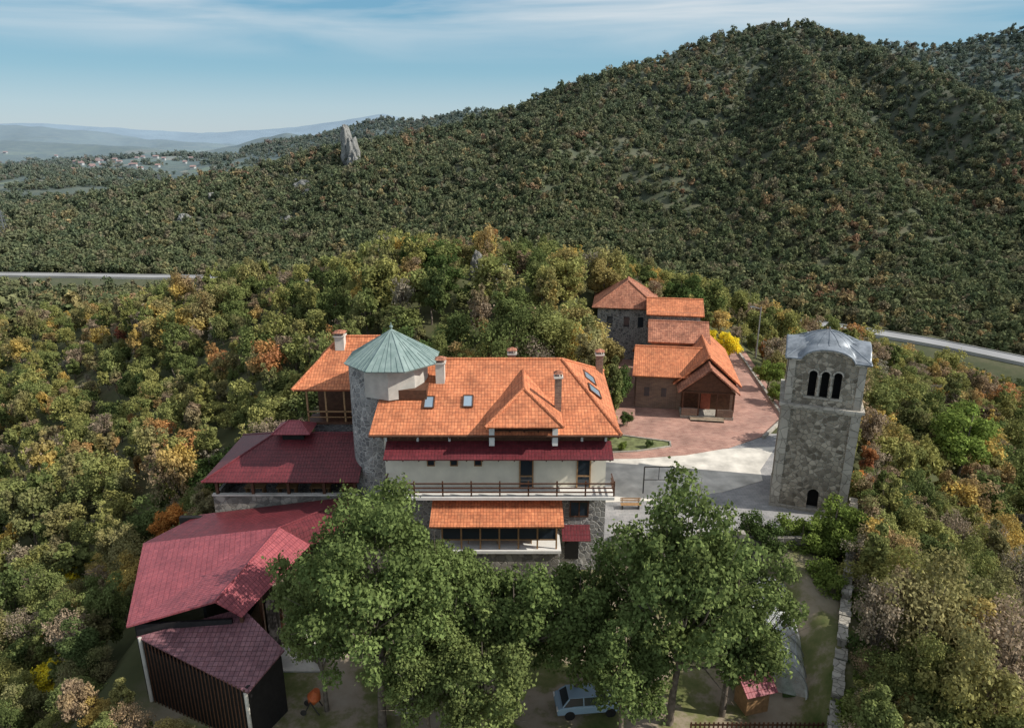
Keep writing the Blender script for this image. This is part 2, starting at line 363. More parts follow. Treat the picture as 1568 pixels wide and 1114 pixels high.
# ------------------------------------------------------------------ trees
def leafset(R,Hc,zc,ncl,nl,ls,seed,clr=(.26,.42),flat=.85,low=-.7,tintv=.25,fuzz=.25):
    r=np.random.default_rng(seed)
    d=r.normal(size=(ncl*3,3)); d/=np.linalg.norm(d,axis=1)[:,None]; d=d[d[:,2]>low][:ncl]
    rad=r.uniform(.25,1.0,len(d))**.6
    cr=r.uniform(*clr,len(d))*R
    ph=r.uniform(0,6.28,3); an=np.arctan2(d[:,1],d[:,0]); st=1+.18*np.sin(2*an+ph[0])+.12*np.sin(3*an+ph[1])
    c=d*rad[:,None]*np.array([R,R,Hc])*.80*st[:,None]; c[:,2]+=zc
    ct=r.uniform(1-tintv,1+tintv,len(d))
    w=cr**2; k=r.choice(len(d),nl,p=w/w.sum())
    e=r.normal(size=(nl,3)); e[:,2]+=.2; e/=np.linalg.norm(e,axis=1)[:,None]
    rr_=(r.uniform(.3,1.0,nl)**.55+np.abs(r.normal(0,fuzz,nl))*.6)*cr[k]*(1+.3*np.sin(e[:,0]*5+k)*np.sin(e[:,1]*4+k*2))
    p=c[k]+e*rr_[:,None]*np.array([1,1,flat])
    n=e*.7+r.normal(size=(nl,3))*.6; n[:,2]+=.3; n/=np.linalg.norm(n,axis=1)[:,None]
    s=ls*r.uniform(.6,1.4,nl); t=ct[k]*r.uniform(.7,1.3,nl)
    return p,n,s,t,c
def treemesh(name,R,H,th,tr,ncl,nl,ls,seed,mleaf,nlimb=7,**kw):
    r=np.random.default_rng(seed+99)
    Hc=(H-th)/2; zc=th+Hc
    p,n,s,t,c=leafset(R,Hc,zc,ncl,nl,ls,seed,**kw)
    a=np.cross(n,r.normal(size=n.shape)); a/=np.linalg.norm(a,axis=1)[:,None]; b=np.cross(n,a)
    V=np.stack([p+b*s[:,None]*.62,p+a*s[:,None]*.42,p-b*s[:,None]*.62,p-a*s[:,None]*.42],1).reshape(-1,3)
    F=np.arange(len(V)).reshape(-1,4); T=np.repeat(t,4)
    g=Geo(); lean=r.normal(size=2)*.03*H; fork=th+.25*Hc
    m1=(lean[0]*.5,lean[1]*.3,fork*.5); m2=(lean[0],lean[1],fork)
    g.cyl((0,0,-1.2),m1,tr*1.15,tr*.85,8,False); g.cyl(m1,m2,tr*.85,tr*.65,8,False)
    if nlimb:
        g.cyl(m2,(lean[0]*1.3,lean[1]*1.3,zc+Hc*.6),tr*.65,tr*.12,6,False)
        idx=r.permutation(len(c))[:nlimb]
        for j,q in enumerate(idx):
            z0=fork*(.8+.2*r.random())+r.random()*Hc*.5; st=(lean[0],lean[1],min(z0,c[q][2]-.2) if c[q][2]>fork else fork*.9)
            mid=tuple((np.array(st)+c[q])/2+np.array([0,0,-.06*H*r.random()]))
            g.cyl(st,mid,tr*.4,tr*.24,5,False); g.cyl(mid,tuple(c[q]),tr*.24,tr*.08,5,False)
            for _ in range(2):
                e=c[q]+r.normal(size=3)*R*.15; g.cyl(mid,tuple(e),tr*.15,tr*.04,4,False)
    gv=np.array(g.v); gf=np.array([f for f in g.f])+len(V)
    AV=np.vstack([V,gv]); AF=np.vstack([F,gf])
    me=bpy.data.meshes.new(name); me.vertices.add(len(AV)); me.vertices.foreach_set('co',AV.ravel())
    me.loops.add(AF.size); me.loops.foreach_set('vertex_index',AF.ravel().astype(np.int32))
    me.polygons.add(len(AF)); me.polygons.foreach_set('loop_start',np.arange(0,AF.size,4,dtype=np.int32)); me.polygons.foreach_set('loop_total',np.full(len(AF),4,dtype=np.int32))
    me.polygons.foreach_set('material_index',np.r_[np.zeros(len(F)),np.ones(len(gf))].astype(np.int32))
    me.update(calc_edges=True)
    at=me.attributes.new('tint','FLOAT','POINT'); at.data.foreach_set('value',np.r_[T,np.ones(len(gv))].astype(np.float32))
    me.materials.append(mleaf); me.materials.append(BARK)
    return me
def protos(cname,meshes):
    c=bpy.data.collections.new(cname)
    for m in meshes: c.objects.link(bpy.data.objects.new(m.name,m))
    return c
NP=[(2.2,6.4),(2.8,5.6),(1.5,7.6),(2.6,7.0),(1.9,4.4),(1.2,6.2),(3.1,7.0)]
C_NEAR=protos('near_trees',[treemesh('near_tree_%d'%q,NP[q][0],NP[q][1],.8,.12,42,8500,.15,100+q,LEAF_NEAR,10,low=-.95,clr=(.16,.30)) for q in range(7)]
  +[treemesh('sparse_tree_%d'%q,1.9+.4*q,6.4,1.2,.12,36,2600,.12,150+q,LEAF_DRY,30,low=-.7,clr=(.16,.26),fuzz=.5) for q in range(2)])
C_MID=protos('mid_trees',[treemesh('mid_tree_%d'%q,NP[q][0]*1.05,NP[q][1]*1.05,.8,.14,30,2700,.27,200+q,LEAF_NEAR,5,low=-.95,clr=(.18,.33)) for q in range(7)]
  +[treemesh('mid_sparse_tree',2.2,6.4,1.2,.12,30,1200,.22,160,LEAF_DRY,22,low=-.7,clr=(.16,.26),fuzz=.5)])
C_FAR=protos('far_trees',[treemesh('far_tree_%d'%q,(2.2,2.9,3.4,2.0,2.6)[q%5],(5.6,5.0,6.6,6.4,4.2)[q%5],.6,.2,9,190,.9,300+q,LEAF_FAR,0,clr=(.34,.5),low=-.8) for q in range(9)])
def scatter(name,pts,scl,coll,k):
    n=len(pts); me=bpy.data.meshes.new(name); me.vertices.add(n); me.vertices.foreach_set('co',np.asarray(pts,float).ravel())
    rot=np.zeros((n,3)); rot[:,2]=rng.uniform(0,6.28,n); rot[:,0]=rng.normal(0,.08,n); rot[:,1]=rng.normal(0,.08,n)
    a=me.attributes.new('rot','FLOAT_VECTOR','POINT'); a.data.foreach_set('vector',rot.ravel().astype(np.float32))
    S=np.stack([scl*rng.uniform(.8,1.2,n),scl*rng.uniform(.8,1.2,n),scl*rng.uniform(.75,1.3,n)],1)
    a=me.attributes.new('scl','FLOAT_VECTOR','POINT'); a.data.foreach_set('vector',S.ravel().astype(np.float32))
    a=me.attributes.new('idx','INT','POINT'); a.data.foreach_set('value',rng.integers(0,k,n).astype(np.int32))
    o=link(bpy.data.objects.new(name,me))
    ng=bpy.data.node_groups.new(name,'GeometryNodeTree')
    ng.interface.new_socket('Geometry',in_out='INPUT',socket_type='NodeSocketGeometry'); ng.interface.new_socket('Geometry',in_out='OUTPUT',socket_type='NodeSocketGeometry')
    N=ng.nodes; gi=N.new('NodeGroupInput'); go=N.new('NodeGroupOutput')
    ci=N.new('GeometryNodeCollectionInfo'); ci.inputs['Collection'].default_value=coll; ci.inputs['Separate Children'].default_value=True; ci.inputs['Reset Children'].default_value=True
    ip=N.new('GeometryNodeInstanceOnPoints'); ip.inputs['Pick Instance'].default_value=True
    def na(nm,t):
        x=N.new('GeometryNodeInputNamedAttribute'); x.data_type=t; x.inputs['Name'].default_value=nm; return x.outputs['Attribute']
    L=ng.links; L.new(gi.outputs[0],ip.inputs['Points']); L.new(ci.outputs[0],ip.inputs['Instance'])
    L.new(na('rot','FLOAT_VECTOR'),ip.inputs['Rotation']); L.new(na('scl','FLOAT_VECTOR'),ip.inputs['Scale']); L.new(na('idx','INT'),ip.inputs['Instance Index'])
    L.new(ip.outputs[0],go.inputs[0])
    md=o.modifiers.new('scatter','NODES'); md.node_group=ng
    return o
EXR=[(-29.5,-12,35.8,52),(-26.5,-10,49,61.5),(-19.5,10,44,67.5),(9,31.8,52.5,71),(11,36.8,68,105),(11,22,97,109),(-8.0,1.4,94,108)]
def free(x,y,wall=1.5):
    ok=np.ones(x.shape,bool)
    for a,b,c,d in EXR: ok&=~((x>a)&(x<b)&(y>c)&(y<d))
    wx=29.8-(54.5-y)*.502
    ok&=~((y<55)&(x>-16.5)&(x<wx+wall))
    ok&=~((y<36)&(x>-19)&(x<wx+wall))
    return ok
def ringpts(r0,r1,sp,a0,a1,grow=0.,jit=.5):
    P=[]; r=r0
    while r<r1:
        s=sp+grow*(r-r0); n=int(math.radians(a1-a0)*r/s)
        a=np.radians(a0)+(np.arange(n)+rng.uniform(-jit,jit,n)+rng.random())*(math.radians(a1-a0)/n)
        q=r+rng.uniform(-jit*1.3,jit*1.3,n)*s
        P.append(np.stack([q*np.sin(a),q*np.cos(a)],1)); r+=s*.88
    return np.vstack(P)
P=ringpts(20,78,2.45,-58,58); ok=free(P[:,0],P[:,1])&((fbm(P[:,0]/7,P[:,1]/7,61)>-.45)|(P[:,0]>16)); P=P[ok]; z=terrain(P[:,0],P[:,1])
big=.80+.55*fbm(P[:,0]/9,P[:,1]/9,71)
s=rng.uniform(.5,1.25,len(P))*big; s=np.where((P[:,1]<40)&(P[:,0]<0),s*.8,s); s=np.where((P[:,1]>64)&(abs(P[:,0]+3)<16),s*1.2+.15,s)
s=np.where((P[:,0]>17)&(P[:,1]<60),s*1.15+.12,s)
scatter('hillside_woodland',np.c_[P,z-.2],s,C_NEAR,9)
# extra brushwood packed along the outside of the perimeter wall
yy=rng.uniform(26,56,230); xx=29.8-(54.5-yy)*.502+rng.uniform(1.3,15,230); P=np.c_[xx,yy]; z=terrain(xx,yy)
scatter('wallside_brushwood',np.c_[P,z-.3],rng.uniform(.4,.95,230),C_NEAR,9)
P=ringpts(78,262,3.3,-48,56,.006); ok=free(P[:,0],P[:,1])&(roadd(P[:,0],P[:,1])>13); P=P[ok]; z=terrain(P[:,0],P[:,1])
s=rng.uniform(.5,1.2,len(P))*(.95+.5*fbm(P[:,0]/22,P[:,1]/22,72))
scatter('ridge_woodland',np.c_[P,z-.3],s,C_MID,8)
P=ringpts(262,2800,3.95,-42,48,.0043,1.3); x,y=P[:,0],P[:,1]
rd=roadd(x,y); z=terrain(x,y); r_=np.hypot(x,y)
rd2=roadd(x*(1+22/r_),y*(1+22/r_)); sz=fbm(x/70,y/70,81); fine=fbm(x/22,y/22,50)
ok=(rd>12)&(rd2>14)&(fine+.3*sz>-.66)
ok&=~((r_>980)&(x<-250)&(z<-20)&(fbm(x/110,y/110,33)<.04))&~((r_>2300)&(x>0))
P=P[ok]; z=z[ok]; s=rng.uniform(.65,1.4,len(P))*(1+.00032*r_[ok])*(1.06+.5*sz[ok])
scatter('mountain_forest',np.c_[P,z-.5],np.clip(s,.5,2.4),C_FAR,9)
def tree(name,me,x,y,z,s,rz,sz=None):
    o=bpy.data.objects.new(name,me); o.location=(x,y,z); o.scale=(s,s,sz or s); o.rotation_euler=(0,0,rz); return link(o)
BT=[treemesh('linden_a',5.9,17,2.6,.30,120,34000,.19,11,LEAF_BIG,26,clr=(.09,.19),low=-.85,flat=.75,tintv=.38,fuzz=.32),
    treemesh('linden_b',5.0,14,2.3,.26,96,24000,.19,12,LEAF_BIG,22,clr=(.10,.20),low=-.85,flat=.75,tintv=.38,fuzz=.32),
    treemesh('linden_c',4.4,11.5,2.2,.22,78,18500,.19,13,LEAF_BIG,20,clr=(.11,.21),low=-.85,flat=.75,tintv=.38,fuzz=.32)]
for (m,x,y,h,s,rz) in [(0,-8.2,35.2,18.6,.95,0),(1,-4.2,37,12.9,.86,1),(2,.2,36.2,12.0,1.0,2),(2,4.2,37.2,11.8,.95,3.3),(1,9.9,35.5,17.6,1.06,4),(2,13.5,36.2,12.8,.98,5),(2,-12.0,36.6,12.4,.8,1.4),(2,-1.8,33.3,9.8,.85,4.2),(2,6.6,33.8,10.2,.85,.7),(2,-5.0,33.6,9.6,.7,2.7)]:
    hh=(17,14,11.5)[m]; tree('linden_tree',BT[m],x,y,-4.1,s,rz,h/hh)
SM={}
def small(name,mat_,x,y,z,s,rz=0,v=0,sz=None):
    key=(mat_.name,v)
    if key not in SM: SM[key]=treemesh('shrub_'+mat_.name,2.4,6.4,1.1,.13,44,9500,.17,500+len(SM),mat_,9,low=-.85,clr=(.17,.3))
    return tree(name,SM[key],x,y,z,s,rz,sz)
small('yellow_maple_tree',LEAF_YEL,31.2,97,-.2,.8); small('yellow_maple_tree',LEAF_YEL,29.2,101,-.2,.7,2)
small('young_green_tree',LEAF_GRN,33,86,-.2,.75); small('young_green_tree',LEAF_GRN,32.2,81,-.2,.5,2)
small('fruit_tree',LEAF_DK,20.2,49.9,-2.5,.85,1); small('fruit_tree',LEAF_GRN,26.4,49.8,-2.5,1.05,2); small('fruit_tree',LEAF_GRN,23.6,49.5,-3,.95,3); small('fruit_tree',LEAF_DK,17.8,48.6,-3,.7,3); small('fruit_tree',LEAF_GRN,24.0,45.6,-4,.9,5)
small('maple_tree',LEAF_GRN,26.2,43.5,-5,1.1,1); small('maple_tree',LEAF_DK,24.0,38.5,-6,1.05,2); small('maple_tree',LEAF_GRN,22.2,34.5,-6.5,1.1,4); small('maple_tree',LEAF_GRN,30.6,49.0,-5,1.0,3)
small('oak_tree',LEAF_DK,-11.5,77,1.0,1.6,1); small('oak_tree',LEAF_DK,-13,104,8.5,1.5,2); small('oak_tree',LEAF_DK,-19,98,5.5,1.4,3);small('oak_tree',LEAF_DK,-10.2,99,8.0,1.3,4)
small('hornbeam_tree',LEAF_OLV,0.5,77,1.0,1.55,1); small('hornbeam_tree',LEAF_OLV,7,82,1.8,1.6,3); small('hornbeam_tree',LEAF_OLV,7,98,7,1.5,2); small('hornbeam_tree',LEAF_OLV,11.5,86,1,1.2,5); small('hornbeam_tree',LEAF_OLV,14,108,6,1.2,5); small('hornbeam_tree',LEAF_OLV,-21,84,1,1.1,5)
small('oak_tree',LEAF_DK,12.2,79,0,.9,5); small('oak_tree',LEAF_DK,27,109,2,1.4,5); small('oak_tree',LEAF_DK,-34,72,-10,1.3,5)
small('rowan_tree',LEAF_ORG,-10,69,0,.6,1); small('rowan_tree',LEAF_ORG,-33,60,-8,.9,1); small('rowan_tree',LEAF_ORG,-38,50,-13,1.,1); small('rowan_tree',LEAF_ORG,-41,76,-12,.9,2); small('rowan_tree',LEAF_ORG,-26,106,3,.9,2)
small('rowan_tree',LEAF_YEL,-47,66,-17,.9,2); small('rowan_tree',LEAF_YEL,-36,45,-12,.8,3); small('rowan_tree',LEAF_ORG,33,60,-4,.8,3)
small('maple_tree',LEAF_GRN,56,80,-10,1.8,4)
small('shrub',LEAF_GRN,11.5,67.5,-.2,.22,1); small('shrub',LEAF_DK,14.5,68.2,-.2,.2,2); small('shrub',LEAF_GRN,11,76,-.2,.4,2); small('shrub',LEAF_DK,13,74,-.2,.35,2); small('shrub',LEAF_GRN,10.6,70,-.2,.25,2); small('shrub',LEAF_DK,33.3,78,-.2,.3,2); small('shrub',LEAF_GRN,8.8,50.4,-.5,.25,1)
# ------------------------------------------------------------------ MAIN BUILDING
mb=empty('monastery_residence')
box('stone_ground_storey',-9.6,7.3,49,61.5,-4.6,5.34,RUBBLE,mb)
box('cream_upper_wall',-9.7,7.2,49.03,61.4,5.345,10.62,PLASTER,mb)
box('balcony_slab',-9.6,7.7,47.3,49.0,5.36,5.6,WHITE,mb)
g=Geo()
for z in (5.95,6.3,6.66): g.box(-9.6,7.7,47.33,47.41,z,z+.09)
for q in range(9):
    x=-9.55+q*2.145; g.box(x,x+.11,47.42,47.53,5.6,6.85)
for z in (5.95,6.3,6.66): g.box(7.6,7.68,47.42,49,z,z+.09); g.box(-9.58,-9.5,47.42,49,z,z+.09)
g.make('balcony_railing',WOOD,mb)
EZ=10.4; ZR=13.9; e=[(-10.6,48,EZ),(8.1,48,EZ),(8.6,63,EZ),(-10.6,63,EZ)]; r1=(-10.0,55.5,ZR); r2=(4.1,55.5,ZR)
roof('main_tiled_roof',[[e[0],e[1],r2,r1],[e[1],e[2],r2],[e[2],e[3],r1,r2]],ORANGE,mb,.2,[(r1,r2),(e[1],r2),(e[2],r2)])
mk('gable_triangle',[(-9.75,49,10.4),(-9.75,62,10.4),(-9.75,55.5,13.5)],[(0,2,1)],PLASTER,mb)
g=Geo()
for q in range(30): x=-10.3+q*.625; g.box(x,x+.1,48.05,49.0,10.05,10.18)
g.make('eave_rafters',WOOD,mb)
Geo().path([(-10.6,47.93,10.3),(8.1,47.93,10.3)],.08).make('eave_gutter',WOOD,mb)
g=Geo()
for x in (-9.6,-7.2,-4.8,3.3,5.2,7.0): g.box(x,x+.16,48.8,48.96,9.5,10.04)
g.box(-1.7,-1.3,48.0,48.97,9.5,11.2); g.box(3.0,3.4,48.0,48.97,9.5,11.2)
g.make('eave_posts',WHITE,mb)
box('attic_timber_band',-9.65,7.15,48.98,49.02,9.45,10.1,WOOD,mb)
roof('balcony_canopy',[[(-9.5,47.25,8.72),(7.5,47.25,8.72),(7.5,48.96,9.48),(-9.5,48.96,9.48)]],BURG,mb,.08)
g=Geo()
for q in range(15): x=-9.3+q*1.18; g.box(x,x+.08,47.4,48.95,8.5,8.6)
g.make('canopy_brackets',WOOD,mb)
dx0,dx1=-1.95,3.75; cx=(dx0+dx1)/2; de=11.35; dz=13.35
a=(dx0,47.15,de); b=(dx1,47.15,de); ap=(cx,49.9,dz); bk=(cx,54.3,dz)
sl=(ZR-EZ)/7.5
def ry(z): return 48+(z-EZ)/sl
roof('dormer_roof',[[a,b,ap],[b,(dx1,ry(de)+.2,de),bk,ap],[(dx0,ry(de)+.2,de),a,ap,bk]],ORANGE,mb,.18,[(a,ap),(b,ap),(ap,bk)],r=.12)
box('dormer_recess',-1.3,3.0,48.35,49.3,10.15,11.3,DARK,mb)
g=Geo(); g.box(-1.3,3.0,48.2,48.34,10.1,10.25); g.box(-1.3,3.0,48.2,48.34,10.6,10.68)
for q in range(3): g.box(-.2+q*1.05,-.1+q*1.05,48.2,48.34,10.25,11.2)
g.make('dormer_window_frame',WOOD,mb)
g=Geo(); gl=Geo()
for x in (-6.2,-4.44,-2.6):
    gl.box(x-.24,x+.24,48.98,49.0,7.45,7.95); g.box(x-.3,x+.3,48.93,48.98,7.37,7.45); g.box(x-.3,x+.3,48.93,48.98,7.95,8.02); g.box(x-.3,x-.24,48.93,48.98,7.45,7.95); g.box(x+.24,x+.3,48.93,48.98,7.45,7.95)
for x in (1.1,5.5):
    gl.box(x-.45,x+.45,48.96,49.0,5.62,7.9); g.box(x-.55,x-.45,48.9,48.99,5.6,8.0); g.box(x+.45,x+.55,48.9,48.99,5.6,8.0); g.box(x-.45,x+.45,48.9,48.95,6.5,6.6); g.box(x-.45,x+.45,48.9,48.95,7.9,8.0)
g.make('window_and_door_frames',WOODL,mb); gl.make('window_glass_panes',GLASS,mb)
box('bay_stone_base',-5.4,3.5,46.3,48.99,-4.6,1.5,RUBBLE_D,mb)
box('bay_floor_slab',-5.6,3.7,46.1,48.98,1.51,1.75,WHITE,mb)
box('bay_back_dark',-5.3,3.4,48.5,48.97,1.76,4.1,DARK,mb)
g=Geo()
for q in range(7): x=-5.3+q*1.43; g.box(x,x+.12,46.35,46.47,1.76,4.0)
g.box(-5.3,3.4,46.36,46.44,2.5,2.58); g.box(-5.3,3.4,46.34,46.46,3.9,4.02)
g.make('bay_timber_frame',WOODL,mb)
box('bay_glazing',-5.3,3.4,46.39,46.42,2.6,3.88,GLASS,mb)
g=Geo()
for x in (-3.4,-1.2,1.4):
    g.box(x,x+.9,47,47.8,2.4,2.46); g.box(x+.05,x+.12,47.05,47.12,1.76,2.4); g.box(x+.78,x+.85,47.7,47.77,1.76,2.4)
g.make('dining_tables',WOODL,mb)
roof('bay_canopy_roof',[[(-6.1,45.7,4.05),(3.85,45.7,4.05),(3.85,48.95,4.98),(-6.1,48.95,4.98)]],ORANGE,mb,.15)
g=Geo(); g.box(4.5,4.6,48.9,48.98,3.0,4.4); g.box(5.9,6.0,48.9,48.98,3.0,4.4); g.box(4.6,5.9,48.9,48.98,4.3,4.4); g.box(4.6,5.9,48.9,48.98,3.0,3.1); g.box(5.2,5.3,48.9,48.98,3.1,4.3); g.make('stone_wall_window_frame',WOOD,mb)
box('stone_wall_window',4.6,5.9,48.94,48.99,3.1,4.3,GLASS,mb)
box('side_door',4.2,5.3,48.93,48.99,-.8,1.5,DARK,mb)
roof('door_awning',[[(3.9,47.7,1.6),(6.1,47.7,1.6),(6.1,48.95,2.3),(3.9,48.95,2.3)]],BURG,mb,.08)
def chim(x,y,z0,z1,w=.6):
    box('chimney_stack',x-w/2,x+w/2,y-w/2,y+w/2,z0,z1,BRICK if w<.65 else CONC,mb)
    box('chimney_cap',x-w/2-.1,x+w/2+.1,y-w/2-.1,y+w/2+.1,z1,z1+.12,CONC,mb)
    g=Geo()
    for i in (-1,1):
        for j in (-1,1): g.box(x+i*w*.4-.05,x+i*w*.4+.05,y+j*w*.4-.05,y+j*w*.4+.05,z1+.12,z1+.35)
    g.make('chimney_pot_posts',BRICK,mb)
    mk('chimney_hood',[(x-w*.7,y-w*.7,z1+.35),(x+w*.7,y-w*.7,z1+.35),(x+w*.7,y+w*.7,z1+.35),(x-w*.7,y+w*.7,z1+.35),(x,y,z1+.6)],[(0,1,4),(1,2,4),(2,3,4),(3,0,4),(3,2,1,0)],ORANGE_OLD,mb)
chim(3.5,50.3,11,14.1,.5); chim(-5.7,53.2,12.3,14.3,.7); chim(0,56.3,13,14.1,.6); chim(8.0,61.5,9,12.4,.62); chim(-15.2,60,13,14.6,.8)
def sky(x,y,w,h,right=False):
    g=Geo()
    if not right:
        z=lambda yy:EZ+(yy-48)*sl
        q=[(x-w/2,y-h/2,z(y-h/2)+.12),(x+w/2,y-h/2,z(y-h/2)+.12),(x+w/2,y+h/2,z(y+h/2)+.12),(x-w/2,y+h/2,z(y+h/2)+.12)]
    else:
        z=lambda xx:EZ+(8.3-xx)*.80
        q=[(x-w/2,y-h/2,z(x-w/2)+.14),(x+w/2,y-h/2,z(x+w/2)+.14),(x+w/2,y+h/2,z(x+w/2)+.14),(x-w/2,y+h/2,z(x-w/2)+.14)]
    mk('skylight_glass',q,[(0,1,2,3)],SKYL,mb,up=True)
    for a,b in zip(q,q[1:]+q[:1]): g.cyl(a,b,.07,.07,4)
    g.make('skylight_frame',WOOD,mb)
sky(-6.4,50.9,.75,1.1); sky(-3.4,51,.75,1.1); sky(6.7,53.6,.9,1.7,True); sky(6.6,56.6,.9,1.9,True)
tc_=(-9.5,53.6)
g=Geo(); g.cyl((-10.9,53.9,-4.6),(-10.9,53.9,14.6),2.25,2.2,28); g.make('turret_stone_shaft',RUBBLE,mb)
g=Geo(); g.cyl((*tc_,12.0),(*tc_,14.75),2.75,2.75,8); g.make('turret_lookout_wall',simple('grey_render',(.46,.43,.38),.9,.15,1.5),mb)
g=Geo(); g.box(-9.6,-6.6,51.15,53.5,12.0,12.75); g.make('turret_flashing_band',WOOD,mb)
def cone_roof():
    n=8; c=tc_; v=[(c[0],c[1],16.95)];f=[]
    for i in range(n):
        t=2*math.pi*(i+.5)/n; v.append((c[0]+3.85*math.cos(t),c[1]+3.85*math.sin(t),14.6))
    for i in range(n): f.append((0,1+i,1+(i+1)%n))
    mk('turret_roof',v,f,PATINA,mb,solid=.14,up=True)
    g=Geo()
    for i in range(n):
        p=Vector(v[1+i]); q=Vector(v[1+(i+1)%n]); ap=Vector(v[0])
        g.cyl(p,ap,.06,.05,5)
        for s in range(1,6):
            b=p.lerp(q,s/6); top=b.lerp(ap,[.33,.66,.97,.66,.33][s-1]); g.cyl(b+Vector((0,0,.02)),top+Vector((0,0,.02)),.035,.03,4)
    g.cyl((c[0],c[1],16.9),(c[0],c[1],17.5),.06,.03,6); g.cyl((c[0],c[1],17.1),(c[0],c[1],17.25),.13,.13,8)
    g.make('turret_roof_seams',PATINA,mb)
cone_roof()
wg=empty('west_wing')
box('wing_stone_wall',-17.4,-12.5,57.4,65,-6,7.6,RUBBLE,wg); box('wing_upper_wall',-17.2,-12.5,58.6,65,7.6,11,WOOD,wg)
box('wing_gallery_floor',-17.8,-12.6,56.6,58.6,7.6,7.8,WOOD,wg)
g=Geo()
for x in (-17.7,-16.1,-14.5,-12.9): g.box(x,x+.14,56.7,56.84,7.8,11.0)
g.box(-17.7,-12.7,56.7,56.78,8.7,8.8); g.box(-17.7,-12.7,56.7,56.78,8.2,8.26); g.make('gallery_posts_and_rail',WOODL,wg)
w=[(-18.6,56,11),(-8.2,56,11),(-8.2,66,11),(-18.6,66,11)]; a=(-15.3,61,14.3); b=(-11.0,61,14.3)
roof('wing_tiled_roof',[[w[0],w[1],b,a],[w[1],w[2],b],[w[2],w[3],a,b],[w[3],w[0],a]],ORANGE,wg,.2,[(a,b),(w[0],a),(w[1],b),(w[3],a)])
mk('wing_skylight',[(-12.9,58.2,12.67),(-12.2,58.2,12.67),(-12.2,59.1,13.25),(-12.9,59.1,13.25)],[(0,1,2,3)],SKYL,wg,up=True)
# ------------------------------------------------------------------ pavilion
pv=empty('dining_pavilion')
box('pavilion_stone_base',-24.1,-12.4,51.6,59.6,-9,2.55,RUBBLE,pv)
g=Geo(); g.box(-24.1,-12.5,51.35,51.6,-6,3.55); g.box(-24.35,-24.1,51.35,59.6,-9,3.55); g.make('pavilion_parapet',RUBBLE_D,pv)
box('parapet_coping',-24.42,-12.5,51.28,51.66,3.55,3.66,CONC,pv)
g=Geo()
for x in (-24.1,-21.2,-18.3,-15.4,-12.9): g.box(x,x+.22,51.38,51.6,3.66,5.0)
g.box(-24.3,-12.6,51.36,51.62,4.9,5.05)
g.make('pavilion_columns',WOOD,pv)
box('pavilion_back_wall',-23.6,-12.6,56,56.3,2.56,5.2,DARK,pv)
g=Geo()
for x in (-22.5,-19.8,-17,-14.4): g.box(x,x+1.7,53,53.9,3.3,3.36); g.box(x+.1,x+.2,53.1,53.8,2.56,3.3); g.box(x+1.5,x+1.6,53.1,53.8,2.56,3.3)
g.make('pavilion_tables',WOODL,pv)
p=[(-24.9,50.8,5.05),(-12.3,50.8,5.05),(-12.3,60.2,5.05),(-24.9,60.2,5.05)]; a=(-20.2,55.5,7.3); b=(-12.3,55.5,7.3)
roof('pavilion_roof',[[p[0],p[1],b,a],[p[2],p[3],a,b],[p[3],p[0],a]],BURG,pv,.12,[(a,b),(p[0],a),(p[3],a)],r=.1)
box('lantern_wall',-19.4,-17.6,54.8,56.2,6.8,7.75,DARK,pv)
p=[(-20.1,54.2,7.7),(-16.9,54.2,7.7),(-16.9,56.8,7.7),(-20.1,56.8,7.7)]; a=(-19,55.5,8.4); b=(-18,55.5,8.4)
roof('lantern_roof',[[p[0],p[1],b,a],[p[1],p[2],b],[p[2],p[3],a,b],[p[3],p[0],a]],BURG_L,pv,.08,[(a,b),(p[0],a),(p[1],b)],r=.07)
bn=empty('burgundy_roofed_barn')
A_=(-24.6,37.6,1.7);B_=(-28.4,47.4,1.6);R1=(-18.9,38.0,3.3);R2=(-17.3,46.2,3.7);E1=(-17.4,38.3,1.9);E2=(-15.2,46.4,2.1);C_=(-25.6,51.2,1.9);T_=(-12.6,51.2,3.6);T2=(-11.6,48.4,2.4)
roof('barn_roof',[[A_,R1,R2],[A_,R2,B_],[R1,E1,E2,R2]],BURG_L,bn,.12,[(R1,R2)],r=.09)
roof('barn_rear_roof',[[B_,R2,C_],[C_,R2,T_],[R2,E2,T2,T_]],BURG,bn,.12,[(R2,T_)],r=.09)
g=Geo(); g.beam((-24.2,38,-9),(-27.9,47.2,-9),.2,10.55); g.beam((-24.2,38,-6),(-18.2,38.5,-6),.2,7.6); g.make('barn_walls',BLACKW,bn)
g=Geo()
for t in range(5):
    x=-17.6+2.2*t/4; y=38.6+7.8*t/4; g.box(x-.1,x+.1,y-.1,y+.1,-4.2,1.85)
g.make('barn_posts',WOOD,bn)
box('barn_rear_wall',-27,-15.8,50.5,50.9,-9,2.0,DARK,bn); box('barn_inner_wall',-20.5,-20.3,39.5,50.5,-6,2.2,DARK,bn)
g=Geo(); g.beam((-17.2,41.5,-4),(-15.4,47.6,-4),.12,4.6); g.make('barn_side_cladding',BLACKW,bn)
sh=empty('timber_shed')
roof('shed_roof',[[(-24.0,37.5,1.0),(-15.6,33.6,.2),(-14.3,36.6,.75),(-17.9,39.6,1.6)]],BURG_D,sh,.12)
g=Geo(); g.beam((-23.7,37.6,-4.8),(-15.8,33.9,-4.8),.18,4.9); g.beam((-15.8,33.9,-4.8),(-14.6,36.6,-4.8),.18,5.1)
g.make('shed_walls',BLACKW,sh)
g=Geo()
for t in range(28):
    u=t/27; x=-23.75+7.9*u; y=37.45-3.7*u; g.box(x-.03,x+.03,y-.05,y,-4.8,.6-.5*u+.2)
g.make('shed_slats',WOOD,sh)
g=Geo(); g.cyl((-23.75,37.4,-7),(-23.75,37.4,1.0),.12,.12,8); g.cyl((-15.8,33.75,-5),(-15.8,33.75,.1),.12,.12,8); g.make('shed_corner_posts',CONC,sh)
